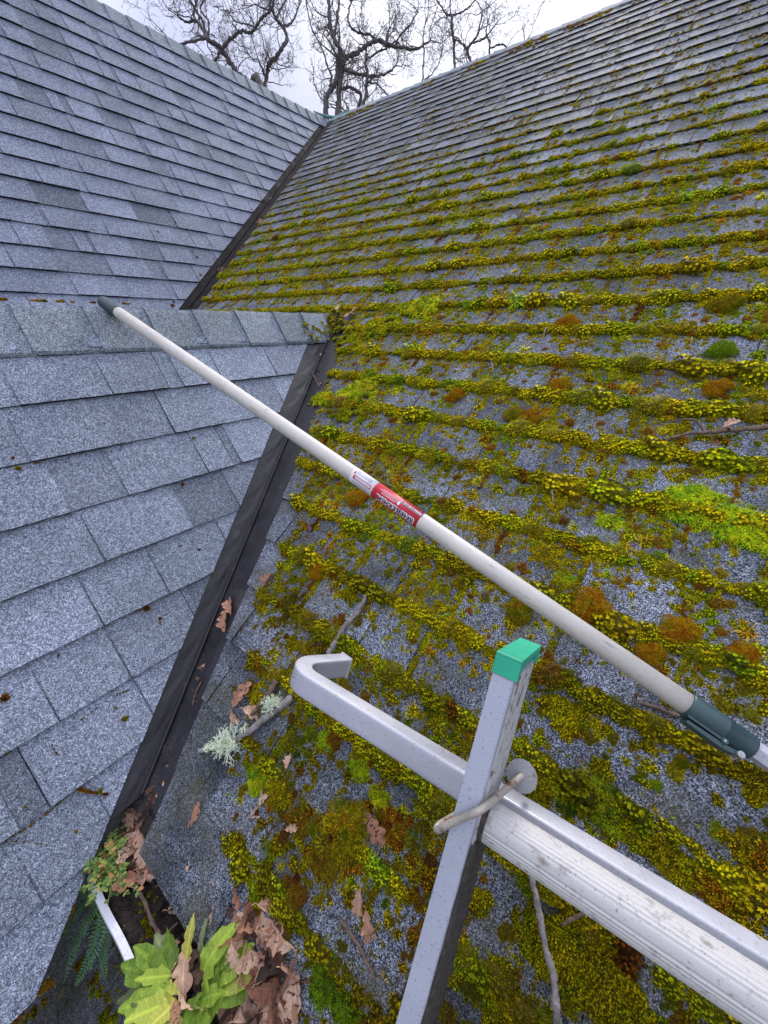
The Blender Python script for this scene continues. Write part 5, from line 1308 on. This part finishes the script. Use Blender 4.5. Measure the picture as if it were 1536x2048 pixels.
# ------------------------------------------------------------------ bare oaks beyond the ridge
def build_tree(label, depth, limbs, seed, dens_=1.0, tw=1.0):
    """limbs: lists of (px, py, width px) in the photo, given real distance and thickness; trunk continues to the ground"""
    rg = random.Random(seed); base_ = at(*limbs[0][0][:2], depth); root = V((base_.x, base_.y, -3.9))
    t = empty('oak_tree', root, label, 'tree', 'bare oaks behind the roofs')
    br = MB(); tg = MB(); tk = MB(); starts = []
    for li, L in enumerate(limbs):
        off0 = rg.uniform(-.6, .6); P = []; R_ = []
        for i, q in enumerate(L):
            dz = depth + (off0 * i / len(L) if L[0][:2] != limbs[0][0][:2] else .2 * math.sin(i))
            P.append(at(q[0], q[1], dz)); R_.append(q[2] / FPX * dz / 2 * 1.0)
        if len(P[0:1]) and L[0][1] > 118 and len(L[0]) > 3: P = [V((P[0].x + .1, P[0].y, -3.9)), P[0] * .98 - (P[1] - P[0]).normalized() * .9 - V((0, 0, .6))] + P; R_ = [R_[0] * 1.6, R_[0] * 1.05] + R_
        n = 5; Q = smooth_path(P, n); RR = []
        for i in range(len(Q)):
            k = min(len(P) - 2, i // n); f_ = i / n - k; RR.append(max(.003, R_[k] + (R_[min(k + 1, len(R_) - 1)] - R_[k]) * min(1, f_)) * (1 + .15 * math.sin(i * 1.9 + li)))
        Q = [q + V((rg.gauss(0, .012), rg.gauss(0, .012), rg.gauss(0, .012))) if 0 < i < len(Q) - 1 else q for i, q in enumerate(Q)]
        tgt = tk if len(L[0]) > 3 else br
        tube(tgt, [q - root for q in Q], RR, 7)
        i0 = 0 if len(L[0]) <= 3 else 2 * n + 2
        for i in range(i0 + 1, len(Q)): starts.append((Q[i], (Q[i] - Q[i - 1]).normalized(), RR[i], i == len(Q) - 1))
    def grow(p, d, L, r, lv):
        seg = 5; q = p; P = [p]; R_ = [r]; dd = d
        kink = .34
        for s in range(seg):
            dd = (dd + V((rg.gauss(0, kink), rg.gauss(0, kink), rg.gauss(0, kink) + .10))).normalized(); q = q + dd * L / seg; P.append(q); R_.append(r * (1 - .62 * (s + 1) / seg))
            if lv > 0 and s >= 1 and rg.random() < .82:
                for _ in range(1 if rg.random() < .75 else 2):
                    nd = (dd + V((rg.gauss(0, .9), rg.gauss(0, .9), rg.gauss(0, .8)))).normalized(); grow(q, nd, L * rg.uniform(.42, .7), max(.0045 * tw, R_[-1] * .62), lv - 1)
            elif lv == 0 and rg.random() < .8:
                nd = (dd + V((rg.gauss(0, 1), rg.gauss(0, 1), rg.gauss(0, .8)))).normalized(); e = q + nd * .05 * depth / 12
                tube(tg, [q - root, (q + e) / 2 - root, e - root], [.004 * tw, .004 * tw, .0085 * tw], 3, cap=False)
        tube(tg if lv < 2 else br, [x - root for x in P], R_, 4 if lv < 2 else 5, cap=False)
    for (p, d, r, end) in starts:
        k = dens_ * (1.0 if r > .03 else .8)
        if end:
            for _ in range(3): grow(p, (d + V((rg.gauss(0, .5), rg.gauss(0, .5), rg.gauss(0, .4)))).normalized(), rg.uniform(.7, 1.2) * depth / 12, max(.012, r * .7), 2)
        elif rg.random() < .30 * k:
            nd = (d * .35 + V((rg.gauss(0, .8), rg.gauss(0, .8), rg.gauss(0, .7) + .15))).normalized()
            grow(p, nd, rg.uniform(.5, 1.0) * depth / 12, max(.009, min(.02, r * .4)), 2 if rg.random() < .5 else 1)
    if tk.v: tk.build('trunk', M_tree, t, smooth=True)
    if br.v: br.build('limbs', M_tree, t, smooth=True)
    tg.build('twigs', M_twig, t)
    return t
T = 1
build_tree('bare oak with forking dark limbs above the left roof ridge', 13,
    [[(497, 168, 11, T), (477, 150, 10), (460, 125, 9), (443, 100, 10), (430, 88, 8), (415, 76, 8), (400, 50, 6), (388, 42, 5), (372, 44, 4), (358, 34, 3)],
     [(443, 100, 8), (455, 85, 6.5), (470, 70, 6), (485, 62, 6), (500, 66, 5.5), (512, 55, 5), (522, 38, 5), (535, 26, 4.5), (545, 10, 4), (552, -25, 3)],
     [(415, 76, 5.5), (395, 80, 4.5), (370, 86, 4.5), (350, 92, 4)], [(415, 76, 6), (408, 50, 5), (398, 30, 4.5), (385, 10, 4), (372, -12, 4)],
     [(415, 76, 4), (418, 45, 3.5), (402, 20, 3), (408, -10, 2.5)], [(442, 103, 5), (430, 120, 5), (424, 130, 5.5), (440, 137, 6), (458, 143, 4)], [(393, 44, 4), (388, 20, 3), (400, -10, 2.5)], [(512, 55, 3), (492, 48, 2.6), (470, 42, 2.2), (455, 20, 2)]], 3, 1.1)
build_tree('slender bare oak with one broken stub, right of the forking one', 14,
    [[(531, 192, 7, T), (531, 165, 7), (535, 140, 7), (540, 126, 8), (555, 112, 7), (565, 95, 7), (574, 80, 7), (571, 65, 6), (565, 55, 6), (555, 42, 5.5), (545, 22, 5), (538, -5, 4)],
     [(531, 152, 4), (524, 138, 4), (516, 118, 2.5)], [(565, 55, 4.5), (580, 48, 4), (590, 32, 3.5), (598, 12, 3)], [(553, 40, 3.5), (560, 20, 3.2), (576, -10, 3)], [(545, 22, 3.2), (528, 18, 2.8), (510, 8, 2)]], 7, 1.0)
build_tree('largest bare oak with twin trunks in the gap between the roofs', 12,
    [[(677, 242, 12, T), (677, 200, 10), (682, 150, 11), (685, 118, 12), (680, 100, 9), (670, 80, 8), (661, 55, 8), (658, 20, 7), (655, -20, 6)],
     [(653, 242, 12, T), (652, 200, 9), (661, 180, 9), (672, 165, 9), (675, 140, 8), (678, 118, 7)],
     [(685, 122, 9), (700, 112, 8), (720, 102, 7.5), (735, 90, 7), (751, 80, 7), (770, 86, 6.5), (790, 92, 6), (815, 98, 5), (840, 96, 4), (860, 80, 3)],
     [(751, 80, 5), (740, 70, 4.5), (715, 66, 4), (700, 50, 4), (696, 30, 3.5), (702, 5, 3)], [(724, 222, 6, T), (732, 190, 6), (735, 155, 6.5), (732, 120, 4), (734, 90, 3.5)],
     [(686, 140, 6), (700, 143, 5.5), (720, 148, 5.5), (750, 152, 5), (775, 145, 4), (790, 132, 3)], [(670, 70, 5), (674, 35, 4.5), (679, -10, 4)],
     [(660, 172, 5), (663, 152, 4), (654, 130, 3.5), (645, 100, 3), (626, 62, 2.6), (617, 30, 2.4), (612, -5, 2)], [(734, 120, 4), (755, 105, 3.5), (775, 95, 3)], [(682, 178, 5), (700, 176, 5), (722, 190, 6), (715, 220, 6), (700, 232, 5)], [(735, 165, 4), (755, 170, 3), (775, 190, 2.4), (788, 200, 2)], [(790, 92, 3.5), (800, 70, 3), (820, 50, 2.6), (835, 25, 2)]], 11, 1.2)
build_tree('thin bare oak with one upright stem above the right roof ridge', 17,
    [[(909, 150, 5, T), (909, 120, 5), (907, 100, 5), (908, 80, 5), (904, 55, 5), (903, 32, 4.5), (893, 28, 3.5), (882, 12, 3), (872, -5, 2.5)], [(903, 32, 3.5), (915, 28, 3), (930, 20, 3), (944, 8, 2.5), (955, -10, 2)], [(907, 75, 3), (918, 85, 2.8), (930, 90, 2.4)], [(903, 35, 2.6), (900, 15, 2.2), (905, -10, 2)]], 15, .95, .9)
build_tree('bushy bare oak with a curved trunk just right of the upright one', 17,
    [[(945, 137, 5, T), (938, 115, 5), (935, 98, 5.5), (944, 85, 4), (955, 70, 3.5), (960, 50, 3), (965, 22, 2.6)], [(935, 98, 3.5), (925, 88, 3), (914, 76, 2.6), (905, 70, 2)], [(942, 86, 3), (958, 82, 3), (975, 70, 2.5), (990, 50, 2.2)]], 19, 1.3, .9)
build_tree('small bare oak showing a few limbs low over the right ridge', 18,
    [[(981, 118, 4, T), (978, 100, 3.6), (980, 85, 3.2), (972, 68, 2.6), (975, 45, 2)], [(978, 100, 2.6), (990, 92, 3), (1004, 88, 3), (1013, 95, 2.6)]], 23, 1.0, .8)
build_tree('twiggy young oak between the twin trunk oak and the upright one', 15,
    [[(843, 180, 3, T), (845, 150, 3), (848, 110, 3), (846, 80, 2.4), (850, 50, 2)], [(845, 165, 2.4), (862, 150, 2.2), (878, 125, 2), (885, 100, 1.8)]], 27, 1.2, .8)
build_tree('distant twig tips barely clearing the right roof ridge', 22,
    [[(1050, 90, 2, T), (1048, 70, 1.8), (1045, 50, 1.4)], [(1050, 85, 1.6), (1062, 66, 1.4), (1066, 50, 1.2)]], 29, .5, .6)
